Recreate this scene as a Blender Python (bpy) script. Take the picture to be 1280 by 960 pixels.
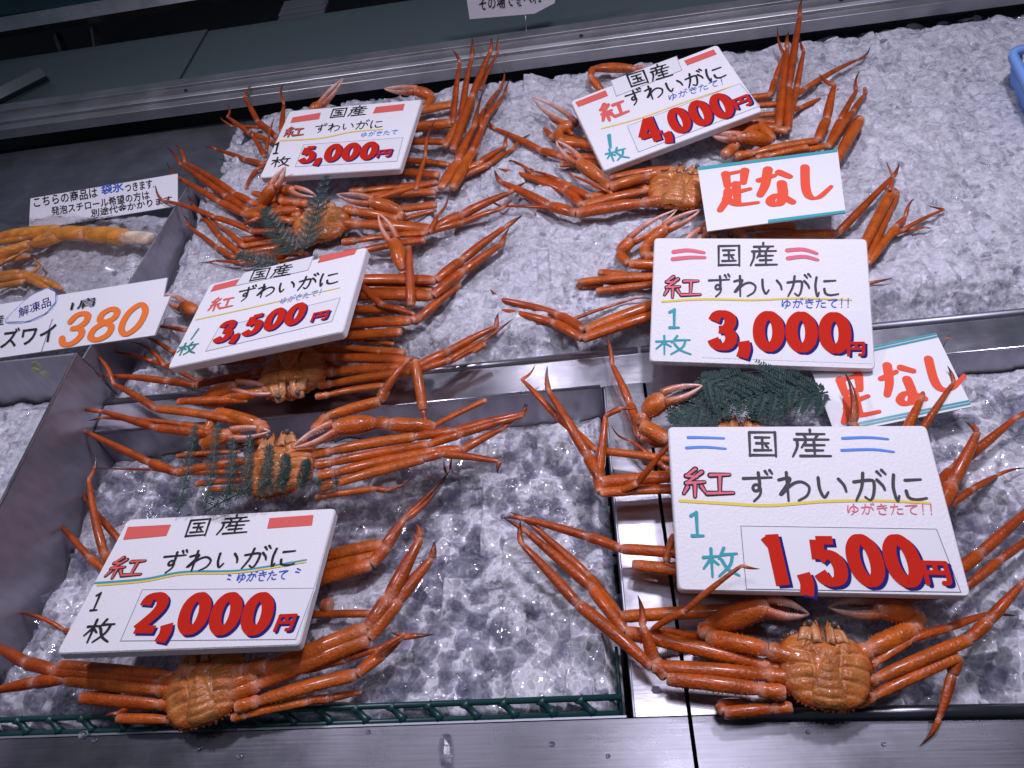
import bpy, bmesh, math, random
import numpy as np
from mathutils import Vector, Matrix

for o in list(bpy.data.objects):
    bpy.data.objects.remove(o)
SC = bpy.context.scene
COL = SC.collection
rng = random.Random(7)

# ------------------------------------------------------------------ camera
F_PX, CAM_H = 900.0, 0.75
def _n(v): return v / np.linalg.norm(v)
D1 = _n(np.array([10.0, -1137.0, 900.0]))           # tray depth axis seen by the camera (x right, y down, z forward)
D2 = np.array([1.0, -.085, -.139]); D2 = _n(D2 - D2.dot(D1) * D1)
UPC = np.cross(D2, D1)
RW = np.array([D2, D1, UPC])
cam_d = bpy.data.cameras.new("camera")
cam_d.sensor_fit = 'HORIZONTAL'; cam_d.sensor_width = 36.0
cam_d.lens = 36.0 * F_PX / 1280.0
cam_d.clip_start = 0.02; cam_d.clip_end = 50
cam = bpy.data.objects.new("camera", cam_d); COL.objects.link(cam)
ax, ay, az = RW @ np.array([1., 0, 0]), RW @ np.array([0, -1., 0]), RW @ np.array([0, 0, -1.])
cam.matrix_world = Matrix([[ax[i], ay[i], az[i], (0, 0, CAM_H)[i]] for i in range(3)] + [[0, 0, 0, 1]])
SC.camera = cam
CP = np.array([0, 0, CAM_H])

def ray(px, py): return RW @ np.array([(px - 640) / F_PX, (py - 480) / F_PX, 1.0])
def at(px, py, z):
    """the point at height z that was measured at photo pixel px, py"""
    r = ray(px, py)
    return CP + r * ((z - CAM_H) / r[2])

# ------------------------------------------------------------------ world, lamps, exposure
W = bpy.data.worlds.new("World"); SC.world = W; W.use_nodes = True
bg = W.node_tree.nodes["Background"]
bg.inputs[0].default_value = (0.37, 0.46, 0.64, 1); bg.inputs[1].default_value = 0.15
SC.view_settings.view_transform = 'Standard'; SC.view_settings.look = 'None'
SC.view_settings.exposure = -0.14; SC.view_settings.gamma = 1.0
SC.cycles.use_denoising = True
SC.cycles.max_bounces = 12; SC.cycles.transmission_bounces = 10; SC.cycles.transparent_max_bounces = 12
SC.cycles.sample_clamp_indirect = 4.0
SC.cycles.blur_glossy = 0.0

def lamp(name, loc, target, power, size, color, spread=140):
    d = bpy.data.lights.new(name, 'AREA'); d.shape = 'DISK'; d.size = size; d.energy = power; d.color = color
    d.spread = math.radians(spread)
    o = bpy.data.objects.new(name, d); COL.objects.link(o); o.location = loc
    o.rotation_euler = (Vector(target) - Vector(loc)).to_track_quat('-Z', 'Y').to_euler()
    return o
LC = (0.86, 0.81, 1.0)
lamp("market_lamp", (0.42, 0.98, 1.55), (0.25, 0.62, 0), 7.4, 0.17, LC, 110)
lamp("market_lamp", (-1.02, 1.0, 1.5), (-0.55, 0.72, 0), 5.0, 0.17, LC, 110)
for lx, ly in ((-.55, .55), (.05, 1.25), (.95, .60), (-.25, 1.6), (.75, 1.5), (.35, .25), (-.85, .30)):  # small low-power lamps added for extra glints on the ice
    lamp("added_glint_lamp", (lx, ly, 1.75), (lx * .6, .5, 0), .55, .045, LC, 140)
lamp("market_lamp", (0.12, 0.42, 1.7), (0.12, 0.40, 0), 1.5, 0.30, LC, 100)

# ------------------------------------------------------------------ materials
def new_mat(name):
    m = bpy.data.materials.new(name); m.use_nodes = True
    nt = m.node_tree
    return m, nt, nt.nodes["Principled BSDF"]
def N(nt, t, **kw):
    n = nt.nodes.new(t)
    for k, v in kw.items():
        if k in n.inputs: n.inputs[k].default_value = v
        else: setattr(n, k, v)
    return n
def plain(name, col, rough=.5, metal=0., bump=0., bscale=200., coat=0., spec=.5):
    m, nt, b = new_mat(name)
    b.inputs["Base Color"].default_value = (*col, 1); b.inputs["Roughness"].default_value = rough
    b.inputs["Metallic"].default_value = metal; b.inputs["Coat Weight"].default_value = coat
    b.inputs["Specular IOR Level"].default_value = spec
    tc = N(nt, "ShaderNodeTexCoord")
    if bump:
        t = N(nt, "ShaderNodeTexNoise", Scale=bscale, Detail=4.0)
        bp = N(nt, "ShaderNodeBump", Strength=bump, Distance=.001)
        nt.links.new(tc.outputs["Object"], t.inputs["Vector"])
        nt.links.new(t.outputs["Fac"], bp.inputs["Height"]); nt.links.new(bp.outputs[0], b.inputs["Normal"])
    return m

def shell_material():
    m, nt, b = new_mat("boiled_shell")
    tc = N(nt, "ShaderNodeTexCoord"); at_ = N(nt, "ShaderNodeAttribute", attribute_name="Col")
    n1 = N(nt, "ShaderNodeTexNoise", Scale=55.0, Detail=6.0, Roughness=.65)
    n2 = N(nt, "ShaderNodeTexNoise", Scale=420.0, Detail=3.0)
    vo = N(nt, "ShaderNodeTexVoronoi", Scale=330.0)
    for t in (n1, n2, vo): nt.links.new(tc.outputs["Object"], t.inputs["Vector"])
    r1 = N(nt, "ShaderNodeMapRange"); r1.inputs[1].default_value = .3; r1.inputs[2].default_value = .7
    r1.inputs[3].default_value = .62; r1.inputs[4].default_value = 1.3
    nt.links.new(n1.outputs["Fac"], r1.inputs[0])
    mul = N(nt, "ShaderNodeVectorMath", operation='SCALE')
    nt.links.new(at_.outputs["Color"], mul.inputs[0]); nt.links.new(r1.outputs[0], mul.inputs["Scale"])
    # small pale freckles
    r2 = N(nt, "ShaderNodeMapRange"); r2.inputs[1].default_value = .60; r2.inputs[2].default_value = .72
    r2.inputs[3].default_value = 0; r2.inputs[4].default_value = .14
    nt.links.new(n2.outputs["Fac"], r2.inputs[0])
    mx = N(nt, "ShaderNodeMix", data_type='RGBA'); mx.inputs[7].default_value = (.50, .14, .04, 1)
    nt.links.new(r2.outputs[0], mx.inputs[0]); nt.links.new(mul.outputs[0], mx.inputs[6])
    nt.links.new(mx.outputs[2], b.inputs["Base Color"])
    b.inputs["Roughness"].default_value = .33; b.inputs["Specular IOR Level"].default_value = .30
    b.inputs["Coat Weight"].default_value = .30; b.inputs["Coat Roughness"].default_value = .12
    bp = N(nt, "ShaderNodeBump", Strength=.45, Distance=.0012)
    ad = N(nt, "ShaderNodeMath", operation='ADD')
    nt.links.new(n2.outputs["Fac"], ad.inputs[0]); nt.links.new(vo.outputs["Distance"], ad.inputs[1])
    nt.links.new(ad.outputs[0], bp.inputs["Height"]); nt.links.new(bp.outputs[0], b.inputs["Normal"])
    return m

def steel_material(name, col=(.46, .46, .50), rough=.30, streak=(4, 160, 40), metal=.92):
    m, nt, b = new_mat(name)
    tc = N(nt, "ShaderNodeTexCoord"); mp = N(nt, "ShaderNodeMapping"); mp.inputs["Scale"].default_value = streak
    nt.links.new(tc.outputs["Object"], mp.inputs[0])
    n1 = N(nt, "ShaderNodeTexNoise", Scale=3.0, Detail=5.0); nt.links.new(mp.outputs[0], n1.inputs["Vector"])
    n2 = N(nt, "ShaderNodeTexNoise", Scale=14.0, Detail=5.0, Roughness=.6); nt.links.new(tc.outputs["Object"], n2.inputs["Vector"])
    r = N(nt, "ShaderNodeMapRange"); r.inputs[3].default_value = rough - .10; r.inputs[4].default_value = rough + .16
    nt.links.new(n2.outputs["Fac"], r.inputs[0]); nt.links.new(r.outputs[0], b.inputs["Roughness"])
    cr = N(nt, "ShaderNodeMix", data_type='RGBA')
    cr.inputs[6].default_value = (*[c * .72 for c in col], 1); cr.inputs[7].default_value = (*[min(1, c * 1.2) for c in col], 1)
    mm = N(nt, "ShaderNodeMath", operation='MULTIPLY'); nt.links.new(n1.outputs["Fac"], mm.inputs[0]); nt.links.new(n2.outputs["Fac"], mm.inputs[1])
    m2 = N(nt, "ShaderNodeMath", operation='MULTIPLY'); m2.inputs[1].default_value = 2.1; nt.links.new(mm.outputs[0], m2.inputs[0])
    nt.links.new(m2.outputs[0], cr.inputs[0]); nt.links.new(cr.outputs[2], b.inputs["Base Color"])
    b.inputs["Metallic"].default_value = metal
    bp = N(nt, "ShaderNodeBump", Strength=.12, Distance=.0006)
    nt.links.new(n1.outputs["Fac"], bp.inputs["Height"]); nt.links.new(bp.outputs[0], b.inputs["Normal"])
    return m

def ice_material(name, cloud, rough, bump, glass):
    """a clear ice shard: sees through, bends a little light, a cloudy heart and wet glints"""
    m, nt, b = new_mat(name)
    tc = N(nt, "ShaderNodeTexCoord"); out = nt.nodes["Material Output"]
    n1 = N(nt, "ShaderNodeTexNoise", Scale=130.0, Detail=5.0, Distortion=1.6); nt.links.new(tc.outputs["Object"], n1.inputs["Vector"])
    bp = N(nt, "ShaderNodeBump", Strength=bump, Distance=.003)
    nt.links.new(n1.outputs["Fac"], bp.inputs["Height"])
    b.inputs["Base Color"].default_value = (.97, .97, 1, 1); b.inputs["Roughness"].default_value = rough
    b.inputs["IOR"].default_value = 1.31; b.inputs["Transmission Weight"].default_value = 1.0
    tr = N(nt, "ShaderNodeBsdfTransparent"); tr.inputs[0].default_value = (.97, .97, 1, 1)
    gl = N(nt, "ShaderNodeBsdfGlossy", Roughness=rough); fr = N(nt, "ShaderNodeFresnel", IOR=1.7)
    df = N(nt, "ShaderNodeBsdfDiffuse"); df.inputs[0].default_value = (.70, .70, .80, 1)
    for n in (b, gl, fr, df): nt.links.new(bp.outputs[0], n.inputs["Normal"])
    m1 = N(nt, "ShaderNodeMixShader"); geo = N(nt, "ShaderNodeNewGeometry"); fk = N(nt, "ShaderNodeMath", operation='SUBTRACT'); fk.use_clamp = True
    nt.links.new(fr.outputs[0], fk.inputs[0]); nt.links.new(geo.outputs["Backfacing"], fk.inputs[1])
    nt.links.new(fk.outputs[0], m1.inputs[0]); nt.links.new(tr.outputs[0], m1.inputs[1]); nt.links.new(gl.outputs[0], m1.inputs[2])
    m2 = N(nt, "ShaderNodeMixShader"); m2.inputs[0].default_value = glass; nt.links.new(m1.outputs[0], m2.inputs[1]); nt.links.new(b.outputs[0], m2.inputs[2])
    m3 = N(nt, "ShaderNodeMixShader"); nt.links.new(m2.outputs[0], m3.inputs[1]); nt.links.new(df.outputs[0], m3.inputs[2])
    r = N(nt, "ShaderNodeMapRange"); r.inputs[1].default_value = .45; r.inputs[2].default_value = .75; r.inputs[4].default_value = cloud
    nt.links.new(n1.outputs["Fac"], r.inputs[0]); nt.links.new(r.outputs[0], m3.inputs[0])
    nt.links.new(m3.outputs[0], out.inputs[0])
    return m

def ice_bed_material(name, sc, lo, hi, rough, kn, wt=(.34, .36, .22), det=8.0, nw=.62, off=-.22, bmp=.5, ed=.12):
    """wet crushed ice: clear and cloudy shards with refraction contrast painted in, every shard face turned its own way"""
    m, nt, b = new_mat(name); lk = nt.links.new
    tc = N(nt, "ShaderNodeTexCoord"); geo = N(nt, "ShaderNodeNewGeometry")
    wn = N(nt, "ShaderNodeTexNoise", Scale=70.0 * sc, Detail=3.0); lk(tc.outputs["Object"], wn.inputs["Vector"])
    ws = N(nt, "ShaderNodeVectorMath", operation='MULTIPLY_ADD'); ws.inputs[1].default_value = (.007 / sc,) * 3
    lk(wn.outputs["Color"], ws.inputs[0]); lk(tc.outputs["Object"], ws.inputs[2])
    cells = []
    for s in (62.0, 150.0, 330.0):
        v = N(nt, "ShaderNodeTexVoronoi", Scale=s * sc); lk(ws.outputs[0], v.inputs["Vector"]); cells.append(v)
    nrm = geo.outputs["Normal"]
    for v, k in zip(cells, kn):
        sb = N(nt, "ShaderNodeVectorMath", operation='SUBTRACT'); sb.inputs[1].default_value = (.5, .5, .5); lk(v.outputs["Color"], sb.inputs[0])
        ma = N(nt, "ShaderNodeVectorMath", operation='MULTIPLY_ADD'); ma.inputs[1].default_value = (k, k, k * .4)
        lk(sb.outputs[0], ma.inputs[0]); lk(nrm, ma.inputs[2]); nrm = ma.outputs[0]
    nn = N(nt, "ShaderNodeVectorMath", operation='NORMALIZE'); lk(nrm, nn.inputs[0])
    n1 = N(nt, "ShaderNodeTexNoise", Scale=38.0 * sc, Detail=det, Roughness=.75, Distortion=2.5); lk(tc.outputs["Object"], n1.inputs["Vector"])
    bp = N(nt, "ShaderNodeBump", Strength=bmp, Distance=.003); lk(n1.outputs["Fac"], bp.inputs["Height"]); lk(nn.outputs[0], bp.inputs["Normal"])
    lk(bp.outputs[0], b.inputs["Normal"])
    acc = None
    for v, k in zip(cells, wt):  # cloudy pieces, plus light and dark of refraction painted per shard
        sp = N(nt, "ShaderNodeSeparateColor"); lk(v.outputs["Color"], sp.inputs[0])
        ma = N(nt, "ShaderNodeMath", operation='MULTIPLY_ADD'); ma.inputs[1].default_value = k; lk(sp.outputs[2], ma.inputs[0])
        if acc is None: ma.inputs[2].default_value = off
        else: lk(acc, ma.inputs[2])
        acc = ma.outputs[0]
    ma = N(nt, "ShaderNodeMath", operation='MULTIPLY_ADD'); ma.inputs[1].default_value = nw; lk(n1.outputs["Fac"], ma.inputs[0]); lk(acc, ma.inputs[2])
    for s, wd in ((62.0, .07), (150.0, .09)):              # edge highlights painted as bright lines where shards meet
        ve = N(nt, "ShaderNodeTexVoronoi", Scale=s * sc, feature='DISTANCE_TO_EDGE'); lk(ws.outputs[0], ve.inputs["Vector"])
        re = N(nt, "ShaderNodeMapRange"); re.inputs[1].default_value = 0; re.inputs[2].default_value = wd; re.inputs[3].default_value = ed; re.inputs[4].default_value = 0
        lk(ve.outputs["Distance"], re.inputs[0])
        sm = N(nt, "ShaderNodeMath", operation='ADD'); lk(re.outputs[0], sm.inputs[0]); lk(ma.outputs[0], sm.inputs[1]); ma = sm
    cr = N(nt, "ShaderNodeMix", data_type='RGBA'); cr.inputs[6].default_value = (*lo, 1); cr.inputs[7].default_value = (*hi, 1)
    lk(ma.outputs[0], cr.inputs[0]); lk(cr.outputs[2], b.inputs["Base Color"])
    b.inputs["Roughness"].default_value = rough; b.inputs["IOR"].default_value = 1.5
    return m

def foam_material():
    m, nt, b = new_mat("styrofoam")
    tc = N(nt, "ShaderNodeTexCoord")
    v = N(nt, "ShaderNodeTexVoronoi", Scale=330.0); n = N(nt, "ShaderNodeTexNoise", Scale=40.0, Detail=4.0)
    for t in (v, n): nt.links.new(tc.outputs["Object"], t.inputs["Vector"])
    b.inputs["Base Color"].default_value = (.80, .79, .80, 1); b.inputs["Roughness"].default_value = .7; b.inputs["Specular IOR Level"].default_value = .25
    bp = N(nt, "ShaderNodeBump", Strength=.28, Distance=.0012)
    ad = N(nt, "ShaderNodeMath", operation='ADD'); nt.links.new(v.outputs["Distance"], ad.inputs[0]); nt.links.new(n.outputs["Fac"], ad.inputs[1])
    nt.links.new(ad.outputs[0], bp.inputs["Height"]); nt.links.new(bp.outputs[0], b.inputs["Normal"])
    return m

def wrap_material():
    m, nt, b = new_mat("cling_film")
    out = nt.nodes["Material Output"]
    tr = N(nt, "ShaderNodeBsdfTransparent"); gl = N(nt, "ShaderNodeBsdfGlossy", Roughness=.20)
    fr = N(nt, "ShaderNodeFresnel", IOR=1.75); mx = N(nt, "ShaderNodeMixShader")
    tr.inputs[0].default_value = (.99, .99, .99, 1)
    nt.links.new(fr.outputs[0], mx.inputs[0]); nt.links.new(tr.outputs[0], mx.inputs[1]); nt.links.new(gl.outputs[0], mx.inputs[2])
    nt.links.new(mx.outputs[0], out.inputs[0])
    return m

M = dict(
    shell=shell_material(), steel=steel_material("brushed_steel", (.17, .17, .19), .26), dull=steel_material("dull_steel", (.30, .31, .35), .42),
    polished=steel_material("polished_steel", (.50, .49, .54), .20, (10, 60, 30)),
    alu=steel_material("aluminium_rail", (.46, .46, .47), .38, (2, 220, 220)),
    bed=ice_bed_material("packed_ice", 1.0, (.27, .27, .31), (.66, .66, .72), .13, (.22, .36, .42)), lumps=ice_bed_material("lump_ice", .72, (.30, .305, .33), (.72, .72, .78), .04, (.66, .66, .40), (.42, .46, .22), 2.0, .08, -.14, .12, .45),
    chip=ice_material("crushed_ice_chip", .5, .06, .25, .45), cube=ice_material("clear_ice_lump", .25, .03, .10, .38),
    foam=foam_material(), card=plain("coated_card", (.76, .76, .78), .5, spec=.25), paper=plain("paper", (.76, .75, .79), .45, bump=.05),
    red=plain("red_print", (.55, .020, .008), .75, spec=.12), navy=plain("navy_print", (.014, .016, .16), .75, spec=.12),
    ink=plain("black_marker", (.028, .026, .030), .75, spec=.12), grey=plain("grey_marker", (.075, .070, .080), .75, spec=.12),
    pink=plain("red_marker", (.72, .13, .11), .75, spec=.12), rose=plain("pink_marker", (.74, .17, .22), .75, spec=.12), brush=plain("vermilion_brush", (.78, .10, .05), .75, spec=.12),
    teal=plain("teal_marker", (.06, .36, .40), .75, spec=.12), tealb=plain("teal_tape", (.04, .30, .34), .3), green=plain("green_marker", (.04, .25, .19), .75, spec=.12),
    blue=plain("blue_marker", (.05, .12, .50), .75, spec=.12), sky=plain("light_blue_marker", (.12, .28, .72), .75, spec=.12), yellow=plain("yellow_marker", (.80, .62, .12), .75, spec=.12),
    line=plain("fine_print_line", (.12, .11, .16), .75, spec=.12), orange=plain("orange_brush", (.85, .20, .035), .75, spec=.12),
    fern=plain("fern_leaf", (.014, .044, .036), .45, bump=.2, bscale=300), crate=plain("green_plastic", (.010, .055, .052), .32, bump=.1, bscale=90),
    wall=steel_material("worn_steel_panel", (.40, .38, .43), .36, (30, 30, 8), .62),
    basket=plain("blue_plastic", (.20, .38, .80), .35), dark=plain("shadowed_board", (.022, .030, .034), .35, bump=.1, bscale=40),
    panel=plain("dark_green_glass", (.070, .098, .100), .22, bump=.06, bscale=20), black=plain("flat_black", (.008, .008, .010), .6),
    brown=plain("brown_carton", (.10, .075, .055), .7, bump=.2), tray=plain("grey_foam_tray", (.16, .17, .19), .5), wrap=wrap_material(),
)

# ------------------------------------------------------------------ mesh helpers
class MB:
    def __init__(s): s.v = []; s.f = []; s.c = []
    def add(s, vs, fs, col=(1, 1, 1)):
        b = len(s.v); s.v += [tuple(map(float, p)) for p in vs]
        s.f += [tuple(b + i for i in f) for f in fs]
        s.c += list(col) if isinstance(col, list) else [col] * len(vs)
    def box(s, c, d, R=None):
        c = np.array(c, float); d = np.array(d, float) / 2
        vs = [np.array([x, y, z]) * d for x in (-1, 1) for y in (-1, 1) for z in (-1, 1)]
        if R is not None: vs = [R @ p for p in vs]
        s.add([p + c for p in vs], [(0, 1, 3, 2), (4, 6, 7, 5), (0, 4, 5, 1), (2, 3, 7, 6), (0, 2, 6, 4), (1, 5, 7, 3)])
    def tube(s, pts, rads, n=8, col=(1, 1, 1), flat=1.0):
        pts = [np.array(p, float) for p in pts]; vs = []; fs = []
        for i, p in enumerate(pts):
            t = _n(pts[min(i + 1, len(pts) - 1)] - pts[max(i - 1, 0)])
            up = np.array([0, 0, 1.]) if abs(t[2]) < .95 else np.array([0, 1., 0])
            a = _n(np.cross(t, up)); b = np.cross(a, t)
            for k in range(n):
                q = 2 * math.pi * k / n
                vs.append(p + rads[i] * (a * math.cos(q) + b * math.sin(q) * flat))
        for i in range(len(pts) - 1):
            for k in range(n):
                k2 = (k + 1) % n
                fs.append((i * n + k, i * n + k2, (i + 1) * n + k2, (i + 1) * n + k))
        fs.append(tuple(range(n))[::-1]); fs.append(tuple((len(pts) - 1) * n + k for k in range(n)))
        s.add(vs, fs, col)
    def build(s, name, mat, parent=None, smooth=True, bevel=0):
        me = bpy.data.meshes.new(name); me.from_pydata(s.v, [], s.f)
        ca = me.color_attributes.new("Col", 'FLOAT_COLOR', 'POINT')
        ca.data.foreach_set("color", np.array([(*c, 1) for c in s.c], dtype=np.float32).ravel())
        me.update(); bm = bmesh.new(); bm.from_mesh(me); bmesh.ops.recalc_face_normals(bm, faces=bm.faces); bm.to_mesh(me); bm.free()
        if smooth: me.polygons.foreach_set("use_smooth", [True] * len(me.polygons))
        me.materials.append(M[mat] if isinstance(mat, str) else mat)
        o = bpy.data.objects.new(name, me); COL.objects.link(o)
        if parent is not None: o.parent = parent; o.matrix_parent_inverse = parent.matrix_world.inverted()
        if bevel:
            md = o.modifiers.new("bevel", 'BEVEL'); md.width = bevel; md.segments = 2; md.limit_method = 'ANGLE'
        return o

def tag(o, label=None, cat=None, group=None, kind=None):
    if label: o["label"] = label
    if cat: o["category"] = cat
    if group: o["group"] = group
    if kind: o["kind"] = kind
    return o
def empty(name, loc, label, cat, group=None):
    o = bpy.data.objects.new(name, None); COL.objects.link(o); o.location = loc
    o.empty_display_size = .02
    o.matrix_world = Matrix.Translation(Vector(loc))
    return tag(o, label, cat, group)
def sheet(name, quads, mat, thick=.0, kind='structure', **kw):
    b = MB()
    for q in quads:
        q = [np.array(p, float) for p in q]
        nrm = _n(np.cross(q[1] - q[0], q[3] - q[0]))
        lo = [p - nrm * max(thick, .0015) for p in q]
        b.add(q + lo, [(0, 1, 2, 3), (7, 6, 5, 4), (0, 4, 5, 1), (1, 5, 6, 2), (2, 6, 7, 3), (3, 7, 4, 0)])
    o = b.build(name, mat, smooth=False)
    if kind: o["kind"] = kind
    return o
# ------------------------------------------------------------------ the counter (setting)
from mathutils import noise as mnoise
YL, YB, YLIP = 0.178, 0.583, 0.632          # front ledge, back rim of the bins, lip of the upper tray
sheet("counter_ledge", [[(-1.0, -.25, 0), (.0465, -.25, 0), (.0465, YL, 0), (-1.0, YL, 0)]], "steel", .003)
sheet("counter_ledge", [[(.0505, -.25, 0), (.9, -.25, 0), (.9, YL, 0), (.0505, YL, 0)]], "steel", .003)
sheet("counter_strip", [[(-.002, YL + .001, .001), (.0465, YL + .001, .001), (.0465, YB, .001), (-.002, YB, .001)]], "polished", .003)
sheet("counter_strip", [[(.0505, YL + .001, .001), (.17, YL + .001, .001), (.17, YB, .001), (.0505, YB, .001)]], "polished", .003)
sheet("counter_base", [[(-1.9, -.25, -.13), (1.6, -.25, -.13), (1.6, 2.4, -.13), (-1.9, 2.4, -.13)]], "black", .004)
# cross band between the bins and the upper tray, with the rolled lip
sheet("counter_band", [[(-.735, YB, .000), (1.1, YB, .000), (1.1, YLIP, .004), (-.735, YLIP, .004)]], "polished", .003)
lip = MB()
lip.tube([(-.735, YLIP + .004, .003), (.046, YLIP + .004, .003)], [.006, .006], 10)
tag(lip.build("tray_lip", "polished"), kind="structure")
lip = MB(); lip.tube([(.050, YLIP + .004, .003), (1.1, YLIP + .004, .003)], [.006, .006], 10)
tag(lip.build("tray_lip", "dull"), kind="structure")
# bin walls
sheet("bin_wall", [[(-.735, YB - .001, -.001), (-.735, YB - .022, -.12), (-.006, YB - .022, -.12), (-.006, YB - .001, -.001)]], "wall", .002)
sheet("bin_wall", [[(.172, YB - .001, -.001), (.172, YB - .022, -.12), (1.1, YB - .022, -.12), (1.1, YB - .001, -.001)]], "wall", .002)
sheet("bin_wall", [[(-.004, YL + .002, -.003), (-.004, YB, -.003), (-.010, YB, -.12), (-.010, YL + .002, -.12)]], "dull", .002)
sheet("bin_wall", [[(-1.0, YL + .002, -.004), (-1.0, YL + .002, -.12), (-.011, YL + .002, -.12), (-.011, YL + .002, -.004)]], "dull", .002)
rim = MB(); rim.tube([(-.735, YB, .0015), (-.008, YB, .0015)], [.0022, .0022], 8)
tag(rim.build("bin_rim", "polished"), kind="structure")
rim = MB(); rim.tube([(.172, YB, .0015), (1.1, YB, .0015)], [.0022, .0022], 8)
tag(rim.build("bin_rim", "polished"), kind="structure")
# rolled front edge of the right bin
q0, q1 = at(932, 893, .004), at(1400, 886, .004)
fe = MB(); fe.tube([q0, q1], [.006, .006], 10); tag(fe.build("bin_rim", "steel"), kind="structure")
sheet("bin_floor", [[(.12, YL + .004, -.055), (1.1, YL + .004, -.055), (1.1, YB - .02, -.055), (.12, YB - .02, -.055)]], "dull")
sheet("tray_floor", [[(-1.7, .64, -.014), (1.3, .64, -.014), (1.3, 1.40, -.014), (-1.7, 1.43, -.014)]], "dull", .003)

# dividing wall of polished steel on the left
XW = -.737
t = MB()
def wall_piece(y0, y1, z0, z1, zb, th=.0025):
    vs = [(XW, y0, zb), (XW, y1, zb), (XW, y1, z1), (XW, y0, z0)]
    lo = [(x - th, y, z) for x, y, z in vs]
    t.add(vs + lo, [(0, 1, 2, 3), (7, 6, 5, 4), (0, 4, 5, 1), (1, 5, 6, 2), (2, 6, 7, 3), (3, 7, 4, 0)])
wall_piece(.05, .662, .085, .085, -.12)
o = t.build("divider_panel", "wall", smooth=False)
tag(o, "tall steel divider panel at left edge of the front ice bin", "divider")
t = MB(); t.tube([(XW - .001, .05, .0855), (XW - .001, .662, .0855)], [.0022, .0022], 6); t.build("rim", "polished", o)
t = MB(); wall_piece(.666, 1.13, .072, .032, -.02)
tag(t.build("divider_panel", "wall", smooth=False), "low steel divider between the film-wrapped legs and the upper ice", "divider")
t = MB(); a = at(-120, 456, .045); b_ = at(101, 443, .083)
t.add([(a[0], .664, .083), (XW - .003, .664, .083), (XW - .003, .652, -.02), (a[0], .652, -.02),
       (a[0], .667, .083), (XW - .003, .667, .083), (XW - .003, .655, -.02), (a[0], .655, -.02)],
      [(0, 1, 2, 3), (7, 6, 5, 4), (0, 4, 5, 1), (1, 5, 6, 2), (2, 6, 7, 3), (3, 7, 4, 0)])
tag(t.build("divider_panel", "wall", smooth=False), "steel cross panel under the orange 380 price board", "divider")

# ------------------------------------------------------------------ crushed ice
def ihash(i): return math.modf(math.sin(i * 12.9898) * 43758.5453)[0]
def ice_h(x, y, amp, sc):
    p = Vector((x * sc, y * sc, 3.1))
    return amp * (mnoise.noise(p) * .9 + .55 * mnoise.noise(p * 2.7) + .35 * abs(mnoise.noise(p * 6.1)))
def edge(d, w=.03):                      # 0 at the border .. 1 inside
    q = max(0., min(1., d / w)); return q * q * (3 - 2 * q)
def upper_z(x, y):
    lx = -.728
    # the left rear corner of the tray is bare steel
    d = min(x - lx, y - (YLIP + .008), 1.372 - .036 * (x - .2) - y)
    e1 = at(262, 232, 0); e2 = at(345, 118, 0)
    nx, ny = (e2[1] - e1[1]), -(e2[0] - e1[0]); L = math.hypot(nx, ny)
    d2 = ((x - e1[0]) * nx + (y - e1[1]) * ny) / L
    if y > .95: d = min(d, d2)
    return -.020 + .038 * edge(d + .01 * mnoise.noise(Vector((x * 30, y * 30, 0))), .05) + ice_h(x, y, .0045, 12)
def left_bin_z(x, y):
    d = min(x + .735, y - (YL + .004), YB - .02 - y, -.012 - x)
    z = -.046 + .018 * edge(.38 - y, .16)
    return z - .02 * (1 - edge(d, .012)) + ice_h(x, y, .005, 12)
def right_bin_z(x, y):
    d = min(x - .10, y - (YL + .012), YB - .022 - y)
    return -.012 - .03 * (1 - edge(d, .05)) + ice_h(x, y, .005, 12)
def far_left_z(x, y):
    return .018 - .02 * (1 - edge(-.745 - x, .05)) + ice_h(x, y, .006, 12)
def left_front_z(x, y):
    return .045 - .05 * (1 - edge(.648 - y, .06)) + ice_h(x, y, .006, 12)
FINE = [(.019, .16, .22), (.008, .24, .22)]; LUMP = [(.034, .12, .16), (.014, .26, .22)]
FIELDS = [("upper", upper_z, -.727, 1.15, YLIP + .006, 1.385, .0023, "bed", FINE), ("left", left_bin_z, -.733, -.012, YL + .004, YB - .012, .002, "lumps", LUMP),
          ("right", right_bin_z, .095, 1.0, YL + .006, YB - .010, .0022, "lumps", LUMP), ("farleft", far_left_z, -1.5, -.742, .67, 1.06, .0035, "bed", FINE),
          ("leftfront", left_front_z, -1.1, -.742, .2, .65, .003, "bed", FINE)]
def facets(X, Y, sp, seed, tilt, rough):
    """height of a heap of tilted ice pieces about sp across, at the grid points X, Y"""
    r = np.random.RandomState(seed); n = 257
    jx = r.uniform(-.48, .48, (n, n)); jy = r.uniform(-.48, .48, (n, n)); zz = r.uniform(0, 1, (n, n)) * rough
    gx = r.normal(0, tilt, (n, n)); gy = r.normal(0, tilt, (n, n)); kk = r.uniform(.05, .35, (n, n)) / sp
    I = np.floor(X / sp).astype(int); J = np.floor(Y / sp).astype(int)
    H = np.full(X.shape, -1.0)
    for a in (-2, -1, 0, 1, 2):
        for b in (-2, -1, 0, 1, 2):
            i2, j2 = (I + a) % n, (J + b) % n
            dx = X - (I + a + .5 + jx[i2, j2]) * sp; dy = Y - (J + b + .5 + jy[i2, j2]) * sp
            H = np.maximum(H, zz[i2, j2] * sp + gx[i2, j2] * dx + gy[i2, j2] * dy - kk[i2, j2] * (dx * dx + dy * dy))
    return H
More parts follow.
